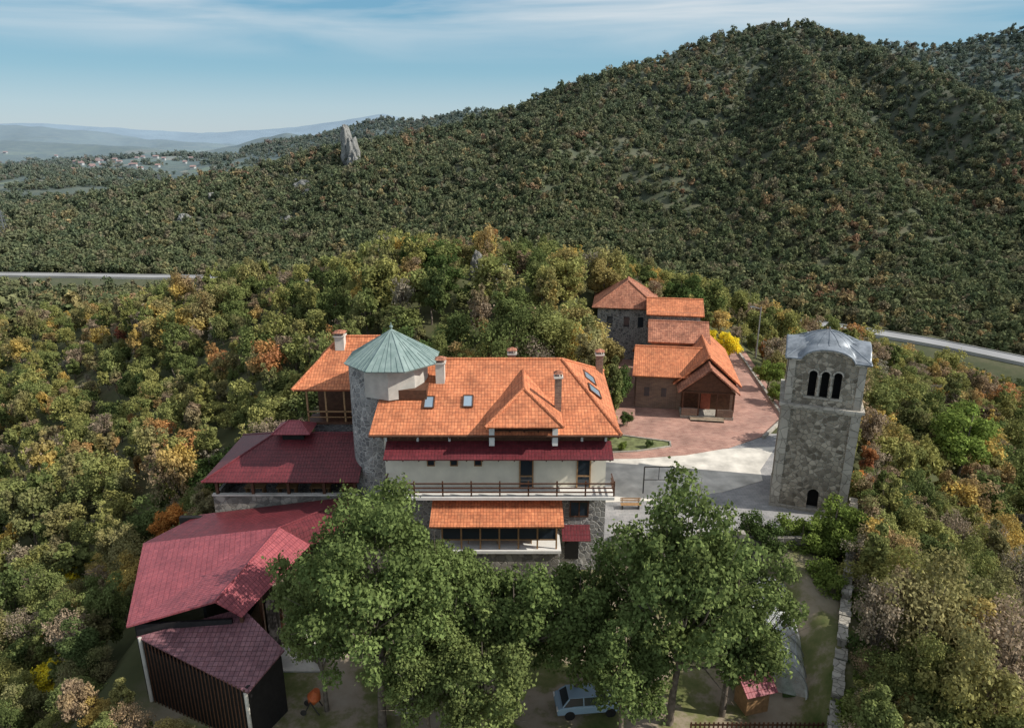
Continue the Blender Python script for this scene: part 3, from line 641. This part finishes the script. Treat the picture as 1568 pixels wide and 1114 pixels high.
g=Geo(); g.beam((-24.6,37.2,-12),(-15.4,32.8,-12),.7,7.3); g.beam((-15.4,32.8,-12),(-10,30.5,-12),.7,7.3); g.make('stone_retaining_wall',RUBBLE_D)
box('concrete_ramp',-17,-13.2,40,47,-4.2,-3.9,CONC)
# ------------------------------------------------------------------ bell tower
bt=empty('bell_tower',(27.0,57.9,0),math.radians(-21))
body=box('tower_shaft',-3,3,-3,3,-3,9.6,RUBBLE_T,bt)
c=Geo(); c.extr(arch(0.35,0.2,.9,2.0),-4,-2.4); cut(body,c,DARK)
g=Geo()
for i in (-1,1):
    for j in (-1,1): 
        x0=2.35 if i>0 else -3.08; y0=2.35 if j>0 else -3.08; g.box(x0,x0+.73,y0,y0+.73,-3,9.55)
g.make('corner_pilasters',QUOIN,bt)
g=Geo(); g.box(-3.3,3.3,-3.3,3.3,9.62,9.85); g.box(-3.14,3.14,-3.14,3.14,9.4,9.615); g.box(-3.14,3.14,-3.14,3.14,-3,.3) 
g.make('string_course',QUOIN,bt)
bel=box('belfry_stage',-2.9,2.9,-2.9,2.9,9.86,13.7,RUBBLE_T,bt)
c=Geo()
for x in (-.95,0,.95): c.extr(arch(x,10.65,.60,2.25),-4,-2.1)
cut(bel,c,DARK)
def rotpts(g,k):
    o=Geo(); o.f=list(g.f)
    for x,y,z in g.v:
        for _ in range(k): x,y=-y,x
        o.v.append((x,y,z))
    return o
def arc(x): return .95*math.sqrt(max(0,1-(x/2.0)**2)) if abs(x)<2.0 else 0
for k in range(4):
    g=Geo()
    g.extr([(-2.3,13.7),(2.3,13.7)]+[(x,13.72+arc(x)*.98) for x in np.linspace(2.2,-2.2,25)],-2.9,-2.6)
    rotpts(g,k).make('pediment_wall',RUBBLE_T,bt)
    g=Geo(); xs=[-3.25]+list(np.linspace(-2.05,2.05,23))+[3.25]
    P_=[(x,13.72+arc(x)) for x in xs]
    g.extr([(x,z) for x,z in P_]+[(x,z+.2) for x,z in reversed(P_)],-3.25,-2.75)
    rotpts(g,k).make('arched_cornice',QUOIN,bt)
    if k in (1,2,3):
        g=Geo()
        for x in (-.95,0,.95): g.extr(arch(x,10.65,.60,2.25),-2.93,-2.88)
        rotpts(g,k).make('belfry_shade_plate',DARK,bt)  # uncut wall here: dark arch plates paint the shade of openings
    g=Geo()
    for i in (-1,1):
        x0=2.4 if i>0 else -2.97; g.box(x0,x0+.57,-2.97,-2.5,9.86,13.69)
    if k%2==0: rotpts(g,k).make('belfry_pilasters',QUOIN,bt)
g=Geo()
for x in (-.475,.475): g.cyl((x,-2.95,10.65),(x,-2.95,12.4),.1,.1,8); g.box(x-.16,x+.16,-3.08,-2.9,12.4,12.55)
g.box(-1.5,1.5,-3.02,-2.91,10.45,10.62)
for x in (-.95,0,.95):
    pr=[(x+r_*math.cos(t),12.58+r_*math.sin(t)) for r_,ts in ((.46,np.linspace(0,math.pi,9)),(.33,np.linspace(math.pi,0,9))) for t in ts]; g.extr(pr,-2.99,-2.905)
g.make('belfry_window_dressings',QUOIN,bt)
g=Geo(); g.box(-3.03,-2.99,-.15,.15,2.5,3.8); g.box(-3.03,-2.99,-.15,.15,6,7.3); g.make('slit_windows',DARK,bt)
n=49; v=[];f=[]
for j in range(n):
    for i_ in range(n):
        x=-3.3+6.6*i_/(n-1); y=-3.3+6.6*j/(n-1)
        h=max(arc(x),arc(y)); dd=x*x+y*y
        h=max(h,(1.55*math.sqrt(max(0,1-dd/5.8))) if dd<5.8 else 0)
        h+=.22*max(0,1-max(abs(x),abs(y))/3.3)
        v.append((x,y,13.93+h))
for j in range(n-1):
    for i_ in range(n-1): q=j*n+i_; f.append((q,q+1,q+n+1,q+n))
mk('tower_lead_roof',v,f,ZINC,bt,smooth=True,solid=.1)
g=Geo()
for s in range(16):
    t=2*math.pi*s/16; pts=[]
    for u in np.linspace(.05,.97,7): rr_=2.4*u; pts.append((rr_*math.cos(t),rr_*math.sin(t),13.95+max(1.55*math.sqrt(1-(rr_**2)/5.8),arc(rr_*math.cos(t)),arc(rr_*math.sin(t)))+.22*max(0,1-rr_/3.3)))
    g.path(pts,.035,4)
for s in (-1,1):
    for t in (-1,1): g.path([(s*3.2,t*3.2,13.98),(s*1.6,t*1.6,14.95)],.06,5)
g.cyl((0,0,15.5),(0,0,16.0),.05,.05,6); g.make('roof_seams',ZINC,bt)
# ------------------------------------------------------------------ chapel
ch=empty('monastery_church',(22.6,76,0),math.radians(-9))
box('nave_walls',-3.4,3.4,2.6,17,-.3,3.7,BRICK,ch)
r_a=(0,2.2,7.0); r_b=(0,17.6,7.0)
roof('nave_roof',[[(3.95,1.9,3.55),(3.95,17.6,3.55),r_b,r_a],[(-3.95,17.6,3.55),(-3.95,1.9,3.55),r_a,r_b]],ORANGE,ch,.18,[(r_a,r_b)])
mk('nave_gable',[(-3.4,2.6,3.6),(3.4,2.6,3.6),(0,2.6,6.7)],[(0,1,2)],WOOD,ch)
q0=(0,-.5,6.3)
roof('porch_roof',[[(3.5,-.3,3.35),(3.5,2.6,3.35),(0,5,6.3),q0],[(-3.5,2.6,3.35),(-3.5,-.3,3.35),q0,(0,5,6.3)]],ORANGE_OLD,ch,.16,[(q0,(0,4,6.3))])
g=Geo(); g.extr([(-2.9,3.3),(2.9,3.3),(0,5.8)],.15,.25); g.make('porch_gable_boards',WOOD,ch)
g=Geo()
for x in (-2.9,-1.1,.95,2.75): g.box(x,x+.16,.05,.21,.4,3.35)
g.box(-3,3,.04,.24,3.2,3.35); g.make('porch_posts',WOOD,ch)
g=Geo(); g.box(-2.9,-1.1,0,.25,.4,1.3); g.box(1.1,2.9,0,.25,.4,1.3); g.make('porch_parapet',BRICK,ch)
box('porch_floor',-3,3,0,2.6,-.2,.4,QUOIN,ch)
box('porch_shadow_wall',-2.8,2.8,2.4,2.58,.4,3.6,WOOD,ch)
g=Geo(); g.box(-.55,.55,2.33,2.39,.4,2.5); g.make('church_door',simple('painted_icon',(.35,.10,.06)),ch)
g=Geo()
for s_ in range(4): g.box(-1.9,1.9,-.3*(s_+1),-.3*s_-.002,-.2,.4-.12*(s_+1)+.02)
g.make('porch_steps',simple('sandstone_steps',(.42,.33,.24)),ch)
box('annex_walls',-8.2,-3.42,2.6,9.5,-.3,4.5,BRICK,ch)
g=Geo()
for x in (-7.2,-5.2): g.box(x,x+.6,2.55,2.62,1.6,2.7)
g.make('annex_windows',GLASS,ch)
roof('annex_roof',[[(-8.7,1.9,4.35),(-.9,1.9,4.35),(-.4,6.3,6.75),(-8.5,6.3,6.75)],[(-8.5,6.3,6.75),(-.4,6.3,6.75),(-.9,10,5.0),(-8.7,10,5.0)]],ORANGE,ch,.18,[((-8.5,6.3,6.75),(-.4,6.3,6.75))])
mk('annex_gable',[(-8.2,2.6,4.5),(-8.2,9.5,4.5),(-8.2,6.2,6.5)],[(0,2,1)],BRICK,ch)
box('choir_walls',-6.3,.6,10.5,16,-.3,6.6,BRICK,ch)
roof('choir_roof',[[(-6.8,9.9,6.3),(1,9.9,6.3),(1,13.5,8.2),(-6.8,13.5,8.2)],[(-6.8,13.5,8.2),(1,13.5,8.2),(1,17,6.5),(-6.8,17,6.5)]],ORANGE_OLD,ch,.18,[((-6.8,13.5,8.2),(1,13.5,8.2))])
box('rear_hall_walls',-6.3,.4,18.5,24,-.3,8.2,RUBBLE,ch)
roof('rear_hall_roof',[[(-6.9,17.9,7.9),(.9,17.9,7.9),(.9,21.3,9.5),(-6.9,21.3,9.5)],[(-6.9,21.3,9.5),(.9,21.3,9.5),(.9,24.6,7.9),(-6.9,24.6,7.9)]],ORANGE,ch,.18,[((-6.9,21.3,9.5),(.9,21.3,9.5))])
hs=empty('guest_house',(17,103,0),math.radians(-9))
box('guest_walls',-4,4,-4,4,-1,8.2,RUBBLE,hs)
w=[(-4.8,-4.8,7.9),(4.8,-4.8,7.9),(4.8,4.8,7.9),(-4.8,4.8,7.9)]; a=(.2,-1,11.2); b=(.2,1.5,11.2)
roof('guest_roof',[[w[0],w[1],a],[w[1],w[2],b,a],[w[2],w[3],b],[w[3],w[0],a,b]],ORANGE_OLD,hs,.18,[(a,b),(w[0],a),(w[1],a),(w[2],b)])
g=Geo(); 
for x in (-2.2,.2,2.2): g.box(x-.4,x+.4,-4.04,-3.98,5,6.5)
g.make('guest_windows',GLASS,hs)
box('ruined_stone_wall',12.8,13.6,88,101,-1,4.2,RUBBLE_D)
# ------------------------------------------------------------------ courtyard
def slab(name,poly,z,m,th=.12):
    return mk(name,[(x,y,z) for x,y in poly],[tuple(range(len(poly)))],m,up=True,solid=th)
slab('stone_paving',[(7.4,49.6),(26.6,49.6),(29.8,55.5),(30.8,60),(30.8,72),(7.4,72)],0.0,GPAVE)
slab('concrete_paving',[(8,56.6),(14,57.0),(19.5,58.5),(24,60.8),(24.5,63),(28,68.5),(22,67.9),(14,65.8),(8,65.5)],.03,CONC,.028)
slab('brick_paving',[(8,65.4),(13,65.6),(18,66.4),(23,68.2),(28,71.5),(32.5,77),(35.6,103),(30,104),(12,104),(8,78)],.06,BPAVE,.05)
slab('grass_island',[(9.5,66.8),(13,67.2),(16.8,68.4),(17,69.6),(14,70.6),(10,72)],.075,simple('island_grass',(.15,.165,.07),.95,.5,1.5),.01)
g=Geo()
pts=[(9.5,66.8),(13,67.2),(16.8,68.4),(17,69.6),(14,70.6),(10,72)]
for a,b in zip(pts[:-1],pts[1:]): g.beam((*a,.03),(*b,.03),.18,.16)
g.make('island_kerb',QUOIN)
g=Geo()
for a,b in (((27.4,70.6),(31.6,76)),((31.6,76),(34.4,103))): g.beam((*a,0),(*b,0),.3,.35)
g.make('terrace_kerb',QUOIN)
Geo().box(8,24,49.2,49.6,-4.6,.9).make('terrace_retaining_wall',RUBBLE_D)
g=Geo(); 
for x in (8.2,11.5,14.8,18.1): g.box(x,x+.5,49.1,49.7,.9,1.35)
g.make('terrace_wall_piers',QUOIN)
g=Geo(); pts=[(30.2,55.6,.9),(28.2,51.4,.5),(26.1,47.2,.1),(24,43,-.4),(21.9,38.8,-1.0),(19.8,34.6,-1.6),(17.7,30.4,-2.2)]; cp=Geo(); pw=empty('perimeter_wall')
for a,b in zip(pts[:-1],pts[1:]):
    g.beam((a[0],a[1],-10),(b[0],b[1],-10),.55,10+a[2])
    for q in range(7):
        u0=q/7; u1=(q+.93)/7; j=rng.uniform(-.05,.05); hh=rng.uniform(.09,.2)
        cp.beam((a[0]+(b[0]-a[0])*u0+j,a[1]+(b[1]-a[1])*u0,a[2]+.003),(a[0]+(b[0]-a[0])*u1+j,a[1]+(b[1]-a[1])*u1,a[2]+.003),.68+rng.uniform(-.12,.1),hh)
g.make('wall_masonry',RUBBLE_D,pw); cp.make('wall_coping',stone('coping_stone',1.6,(.30,.28,.24),(.52,.48,.41),(.28,.26,.22),.05),pw)
g=Geo(); 
for x in (12.1,14.8): g.cyl((x,58.3,0),(x,58.3,2.7),.06)
g.cyl((12.1,58.3,2.7),(14.8,58.3,2.7),.06); g.cyl((12.1,58.3,1.4),(14.8,58.3,1.4),.04); g.cyl((13.45,58.3,1.4),(13.45,58.3,2.7),.03); g.make('carpet_beating_frame',IRON)
def bench(x,y,rz):
    b=empty('park_bench',(x,y,0),rz)
    g=Geo(); 
    for i_ in range(3): g.box(-.9,.9,-.25+i_*.17,-.11+i_*.17,.43,.47)
    g.box(-.9,.9,.28,.31,.6,.72); g.box(-.9,.9,.30,.33,.78,.9); g.make('seat_and_back',WOODL,b)
    g=Geo(); 
    for x_ in (-.75,.7): g.box(x_,x_+.06,-.2,.27,0,.43); g.box(x_,x_+.06,.32,.37,0,.9)
    g.make('legs',IRON,b)
bench(10.5,55.5,0)
def pole(x,y,z,h):
    b=empty('street_lamp',(x,y,z)); g=Geo(); g.cyl((0,0,-.5),(0,0,h),.12,.08,8); g.cyl((0,0,h-.3),(-1.1,0,h),.04); g.box(-1.6,-1.0,-.12,.12,h-.05,h+.08); g.make('post_and_head',STEEL,b)
pole(36.2,100,-.3,8)
gh=empty('polytunnel_greenhouse',(19.3,46.2,-4),math.radians(-17))
def plastic():
    k=M('tunnel_plastic',.35,.5); t=k.t; n=k.noise(k.coord(),1.2,5,.7)
    k.b.inputs['Base Color'].default_value=(.66,.68,.66,1); tr=k.n('ShaderNodeBsdfTransparent'); mx=k.n('ShaderNodeMixShader')
    f=k.ramp(n,[(.35,(.30,.30,.30)),(.65,(.72,.72,.72))]); k.l(f,mx.inputs[0]); k.l(tr.outputs[0],mx.inputs[1]); k.l(k.b.outputs[0],mx.inputs[2]); k.l(mx.outputs[0],t.nodes['Material Output'].inputs['Surface']); k.bump(n,.7,.2); return k.m
v=[];f=[]; ns=24; L_=[0,-.05,-1.5,-3,-4.5,-6,-7.5,-9,-9.05]
for a_,y in enumerate(L_):
    for q in range(ns+1):
        t=math.pi*q/ns; rr_=2.6*(1-.02*(a_%2)); v.append((rr_*math.cos(t),y,.8+rr_*math.sin(t)*1.0))
for a_ in range(len(L_)-1):
    for q in range(ns): b_=a_*(ns+1)+q; f.append((b_,b_+1,b_+ns+2,b_+ns+1))
f.append(tuple(range(ns+1))); f.append(tuple((len(L_)-1)*(ns+1)+q for q in range(ns+1)))
mk('plastic_cover',v,f,plastic(),gh,smooth=False)
g=Geo()
for y in (0,-1.5,-3,-4.5,-6,-7.5,-9): g.path([(2.63*math.cos(math.pi*q/16),y,.8+2.63*math.sin(math.pi*q/16)) for q in range(17)],.035,5)
for t in (.25,.5,.75): g.cyl((2.6*math.cos(math.pi*t),0,.8+2.6*math.sin(math.pi*t)),(2.6*math.cos(math.pi*t),-9,.8+2.6*math.sin(math.pi*t)),.03,.03,5)
g.make('hoops',STEEL,gh)
g=Geo(); g.box(-2.6,-2.5,-9,0,-.2,.8); g.box(2.5,2.6,-9,0,-.2,.8); g.make('side_walls',WHITE,gh)
g=Geo(); 
for x in (-1.6,0,1.6): g.box(x-.4,x+.4,-8.5,-.5,-.1,.35)
g.make('planting_beds',simple('bed_soil_and_crops',(.08,.13,.04),.9,.5,2),gh)
rs=empty('red_roofed_kiosk',(15.6,37.0,-4),math.radians(15))
box('kiosk_walls',-.8,.8,-.7,.7,0,1.9,WOODL,rs)
roof('kiosk_roof',[[(-1.1,-1.1,1.8),(1.1,-1.1,1.8),(1.1,0,2.5),(-1.1,0,2.5)],[(-1.1,0,2.5),(1.1,0,2.5),(1.1,1.1,1.8),(-1.1,1.1,1.8)]],BURG_L,rs,.08,[((-1.1,0,2.5),(1.1,0,2.5))],r=.05)
g=Geo()
for q in range(30): x=11+q*.28; g.box(x,x+.1,34.5,34.54,-4,-2.9)
g.box(11,19.4,34.55,34.6,-3.2,-3.1); g.box(11,19.4,34.55,34.6,-3.8,-3.7); g.make('picket_fence',WOOD)
def car(x,y,z,rz):
    c=empty('parked_car',(x,y,z),rz)
    paint=M('light_blue_car_paint',.25,.6).col((.30,.42,.52)); blk=simple('tyre_rubber',(.02,.02,.02))
    sec=[(-2.1,.35),(2.1,.35),(2.15,.6),(2.05,.8),(1.2,.95),(-1.0,.97),(-1.95,.9),(-2.12,.7)]
    g=Geo(); g.extr(sec,-.85,.85); o=g.make('body',paint,c); bv=o.modifiers.new('b','BEVEL'); bv.width=.08; bv.segments=3
    v=[(-1.75,-.78,.95),(1.2,-.78,.95),(1.2,.78,.95),(-1.75,.78,.95),(-1.3,-.6,1.42),(.45,-.6,1.42),(.45,.6,1.42),(-1.3,.6,1.42)]
    F=[(0,1,5,4),(1,2,6,5),(2,3,7,6),(3,0,4,7),(4,5,6,7)]; mk('cabin_windows',v,F,GLASS,c)
    o=Geo().box(-1.35,.5,-.62,.62,1.42,1.47).make('roof',paint,c); bv=o.modifiers.new('b','BEVEL'); bv.width=.03
    g=Geo(); 
    for a,b in ((4,0),(5,1),(6,2),(7,3)): g.cyl(v[a],v[b],.05,.05,5)
    g.cyl((-.4,-.6,1.43),(-.4,-.79,.95),.04); g.cyl((-.4,.6,1.43),(-.4,.79,.95),.04); g.make('pillars',paint,c)
    g=Geo()
    for a in (-1.3,1.35):
        for b in (-.8,.8): g.cyl((a,b-.1,.33),(a,b+.1,.33),.33,.33,16)
    g.make('wheels',blk,c)
    g=Geo()
    for b in (-.65,.65): g.box(2.08,2.17,b-.18,b+.18,.6,.74); g.box(-2.14,-2.05,b-.15,b+.15,.68,.82)
    g.make('lamps',WHITE,c)
car(4.9,36.8,-4.02,.1)
pl=empty('stone_planter',(-6.6,36.6,-4)); g=Geo(); g.box(-.9,.9,-.45,-.35,0,.6); g.box(-.9,.9,.35,.45,0,.6); g.box(-.9,-.8,-.35,.35,0,.6); g.box(.8,.9,-.35,.35,0,.6); g.make('trough',QUOIN,pl); box('soil',-.8,.8,-.35,.35,0,.5,simple('soil',(.06,.045,.03)),pl)
cm=empty('cement_mixer',(-12.9,36.6,-4)); om=simple('orange_enamel',(.55,.13,.04),.5)
g=Geo(); g.cyl((0,0,.7),(.15,0,1.1),.28,.45,14); g.cyl((.15,0,1.1),(.35,0,1.6),.45,.22,14); g.make('drum',om,cm)
g=Geo(); g.path([(-.5,-.4,0),(0,-.4,1),(.5,-.4,0)],.04); g.path([(-.5,.4,0),(0,.4,1),(.5,.4,0)],.04); g.cyl((-.5,-.45,.2),(-.5,-.38,.2),.2,.2,12); g.cyl((-.5,.38,.2),(-.5,.45,.2),.2,.2,12); g.cyl((0,-.4,1),(0,.4,1),.04); g.make('frame',IRON,cm)
# ------------------------------------------------------------------ rocks, ruins
def rock(x,y,z,w,d,h,seed,spiky=1.,lx=0.,ly=0.):
    n=34; m=26; v=[];f=[]
    for j in range(m+1):
        ph=math.pi*.5*j/m; cp_=max(0.,math.cos(ph))**spiky
        for i_ in range(n):
            t=2*math.pi*i_/n; ux=math.cos(t)*cp_; uy=math.sin(t)*cp_; uz=math.sin(ph)
            nn=float(fbm(np.array([ux*2.2+seed+uz*2.2]),np.array([uy*2.2+uz*1.5]),seed,5)[0]); k=1+.7*nn
            v.append((x+ux*w*k+lx*uz,y+uy*d*k+ly*uz,z+uz*h*(1+.12*nn)))
    for j in range(m):
        for i_ in range(n): a=j*n+i_; b=j*n+(i_+1)%n; f.append((a,b,b+n,a+n))
    return v,f
def rocks(name,specs,m=ROCK):
    V=[];F=[]
    for s in specs:
        v,f=rock(*s); b=len(V); V+=v; F+=[tuple(b+i for i in q) for q in f]
    return mk(name,V,F,m)
zr=tz(-168,790)
# narrow crag: a fin of rock stepping down the slope toward the valley
rocks('rock_cliff',[(-178,806,zr-14,7.5,9,58,3,.7,-3,0),(-172,796,zr-14,7,9,46,5,.7),(-167,782,zr-15,6.5,9,35,8,.7),(-163,766,zr-16,6,8,27,18,.7),(-160,750,zr-18,5,8,21,25,.7)])
rocks('hilltop_rock_outcrop',[(-5.2,104,9,1.2,1.1,6.0,4,.7),(-3.4,103,8.5,1.5,1.1,4.0,6,.7),(-1.6,101.5,8,1.3,1.1,3.0,7,.7)])
g=Geo(); g.box(-2.0,-.2,104.5,105.2,8,12.4); g.box(-1.4,-.7,104.5,105.2,12.4,13.2); g.make('fortress_ruin_wall',RUBBLE)
S=[]
for q in range(18):
    a=rng.uniform(-340,-140); b=rng.uniform(560,790); S.append((a,b,tz(a,b)-3,rng.uniform(4,9),rng.uniform(4,6),rng.uniform(6,11),q+20,.7))
rocks('hillside_rock_outcrops',S)
def pylon(x,y,h):
    z=tz(x,y); p=empty('electricity_pylon',(x,y,z)); g=Geo(); w=h*.11; t=h*.02
    for i_ in (-1,1):
        for j in (-1,1): g.cyl((i_*w,j*w,0),(i_*t,j*t,h),.22,.18,4)
    k=8
    for s in range(k):
        a=s/k;b=(s+1)/k; wa=w+(t-w)*a; wb=w+(t-w)*b
        for j in (-1,1): g.cyl((-wa,j*wa,h*a),(wb,j*wb,h*b),.12,.12,4); g.cyl((wa,j*wa,h*a),(-wb,j*wb,h*b),.12,.12,4)
    for zz,l in ((.7,.2),(.82,.16),(.93,.12)): g.cyl((-h*l,0,h*zz),(h*l,0,h*zz),.22,.22,4)
    g.make('lattice',STEEL,p)
pylon(-428,600,27); pylon(-490,1010,36)
W_=Geo(); T_g=Geo()
cl=[(-1500,2250),(-1700,2450),(-1300,2200),(-1200,2100),(-1420,1900),(-1000,1750),(-1150,1950)]
for q in range(70):
    c=cl[q%len(cl)]; x=c[0]+rng.normal(0,150); y=c[1]+rng.normal(0,150); z=tz(x,y); w=rng.uniform(4,7); d=rng.uniform(4,6); h=rng.uniform(4,6.5)
    W_.box(x-w,x+w,y-d,y+d,z-3,z+h); b=len(T_g.v)
    T_g.v+=[(x-w-1,y-d-1,z+h),(x+w+1,y-d-1,z+h),(x+w+1,y+d+1,z+h),(x-w-1,y+d+1,z+h),(x-w-1,y,z+h+3.5),(x+w+1,y,z+h+3.5)]
    T_g.f+=[(b,b+1,b+5,b+4),(b+2,b+3,b+4,b+5),(b+1,b+2,b+5),(b+3,b,b+4)]
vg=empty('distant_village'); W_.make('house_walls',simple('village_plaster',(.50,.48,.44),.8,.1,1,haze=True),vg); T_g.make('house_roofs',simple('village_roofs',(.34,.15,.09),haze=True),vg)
# ------------------------------------------------------------------ light, sky, camera
az_s=math.radians(101); el=math.radians(38)
d=Vector((math.sin(az_s)*math.cos(el),math.cos(az_s)*math.cos(el),math.sin(el)))
L=bpy.data.lights.new('sun','SUN'); L.energy=5.0; L.angle=math.radians(.5); L.color=(1,.95,.87)
o=bpy.data.objects.new('sun',L); o.rotation_euler=d.to_track_quat('Z','Y').to_euler(); o.location=(60,-10,80); link(o)
w=bpy.data.worlds.new('World'); sc.world=w; w.use_nodes=True; nt=w.node_tree; bg=nt.nodes['Background']
st=nt.nodes.new('ShaderNodeTexSky'); st.sky_type='NISHITA'; st.sun_disc=False; st.sun_elevation=el; st.sun_rotation=az_s; st.altitude=300; st.air_density=1.0; st.dust_density=.6; st.ozone_density=1.4
tc=nt.nodes.new('ShaderNodeTexCoord'); sx=nt.nodes.new('ShaderNodeSeparateXYZ'); nt.links.new(tc.outputs['Generated'],sx.inputs[0])
def wramp(stops,inp):
    cr=nt.nodes.new('ShaderNodeValToRGB'); nt.links.new(inp,cr.inputs[0]); E=cr.color_ramp.elements
    while len(E)<len(stops): E.new(.5)
    for e_,(p_,c_) in zip(E,stops): e_.position=p_; e_.color=(*c_,1)
    return cr.outputs[0]
S_=nt.nodes.new('ShaderNodeMix'); S_.data_type='RGBA'
hor=wramp([(0,(.60,.72,.79)),(.035,(.50,.69,.80)),(.075,(.31,.58,.74)),(.13,(.20,.49,.69)),(.25,(.16,.38,.62))],sx.outputs[2])
sc5=nt.nodes.new('ShaderNodeVectorMath'); sc5.operation='SCALE'; sc5.inputs['Scale'].default_value=6.8; nt.links.new(hor,sc5.inputs[0])
fz=wramp([(.14,(.88,.88,.88)),(.42,(0,0,0))],sx.outputs[2])
nt.links.new(fz,S_.inputs[0]); nt.links.new(st.outputs[0],S_.inputs[6]); nt.links.new(sc5.outputs[0],S_.inputs[7])
mp=nt.nodes.new('ShaderNodeMapping'); mp.inputs['Scale'].default_value=(1.5,1.5,15); mp.inputs['Rotation'].default_value=(0,math.radians(3.5),0); nt.links.new(tc.outputs['Generated'],mp.inputs[0])
no=nt.nodes.new('ShaderNodeTexNoise'); no.inputs['Scale'].default_value=1.5; no.inputs['Detail'].default_value=7; no.inputs['Roughness'].default_value=.5; no.inputs['Distortion'].default_value=.6; nt.links.new(mp.outputs[0],no.inputs[0])
c1=wramp([(.34,(0,0,0)),(.62,(1,1,1))],no.outputs[0]); c2=wramp([(.085,(0,0,0)),(.15,(.9,.9,.9))],sx.outputs[2])
ml=nt.nodes.new('ShaderNodeMath'); ml.operation='MULTIPLY'; nt.links.new(c1,ml.inputs[0]); nt.links.new(c2,ml.inputs[1])
mc=nt.nodes.new('ShaderNodeMix'); mc.data_type='RGBA'; nt.links.new(ml.outputs[0],mc.inputs[0]); nt.links.new(S_.outputs[2],mc.inputs[6]); mc.inputs[7].default_value=(6.1,6.4,6.6,1)
nt.links.new(mc.outputs[2],bg.inputs[0]); bg.inputs[1].default_value=.125
cam=bpy.data.cameras.new('camera'); cam.lens=24.8; cam.sensor_width=36; cam.clip_end=40000; cam.clip_start=.5
co=bpy.data.objects.new('camera',cam); co.location=(0,0,31.5); co.rotation_euler=(math.radians(72),0,0); link(co); sc.camera=co
sc.view_settings.view_transform='Standard'; sc.view_settings.look='None'; sc.view_settings.exposure=0
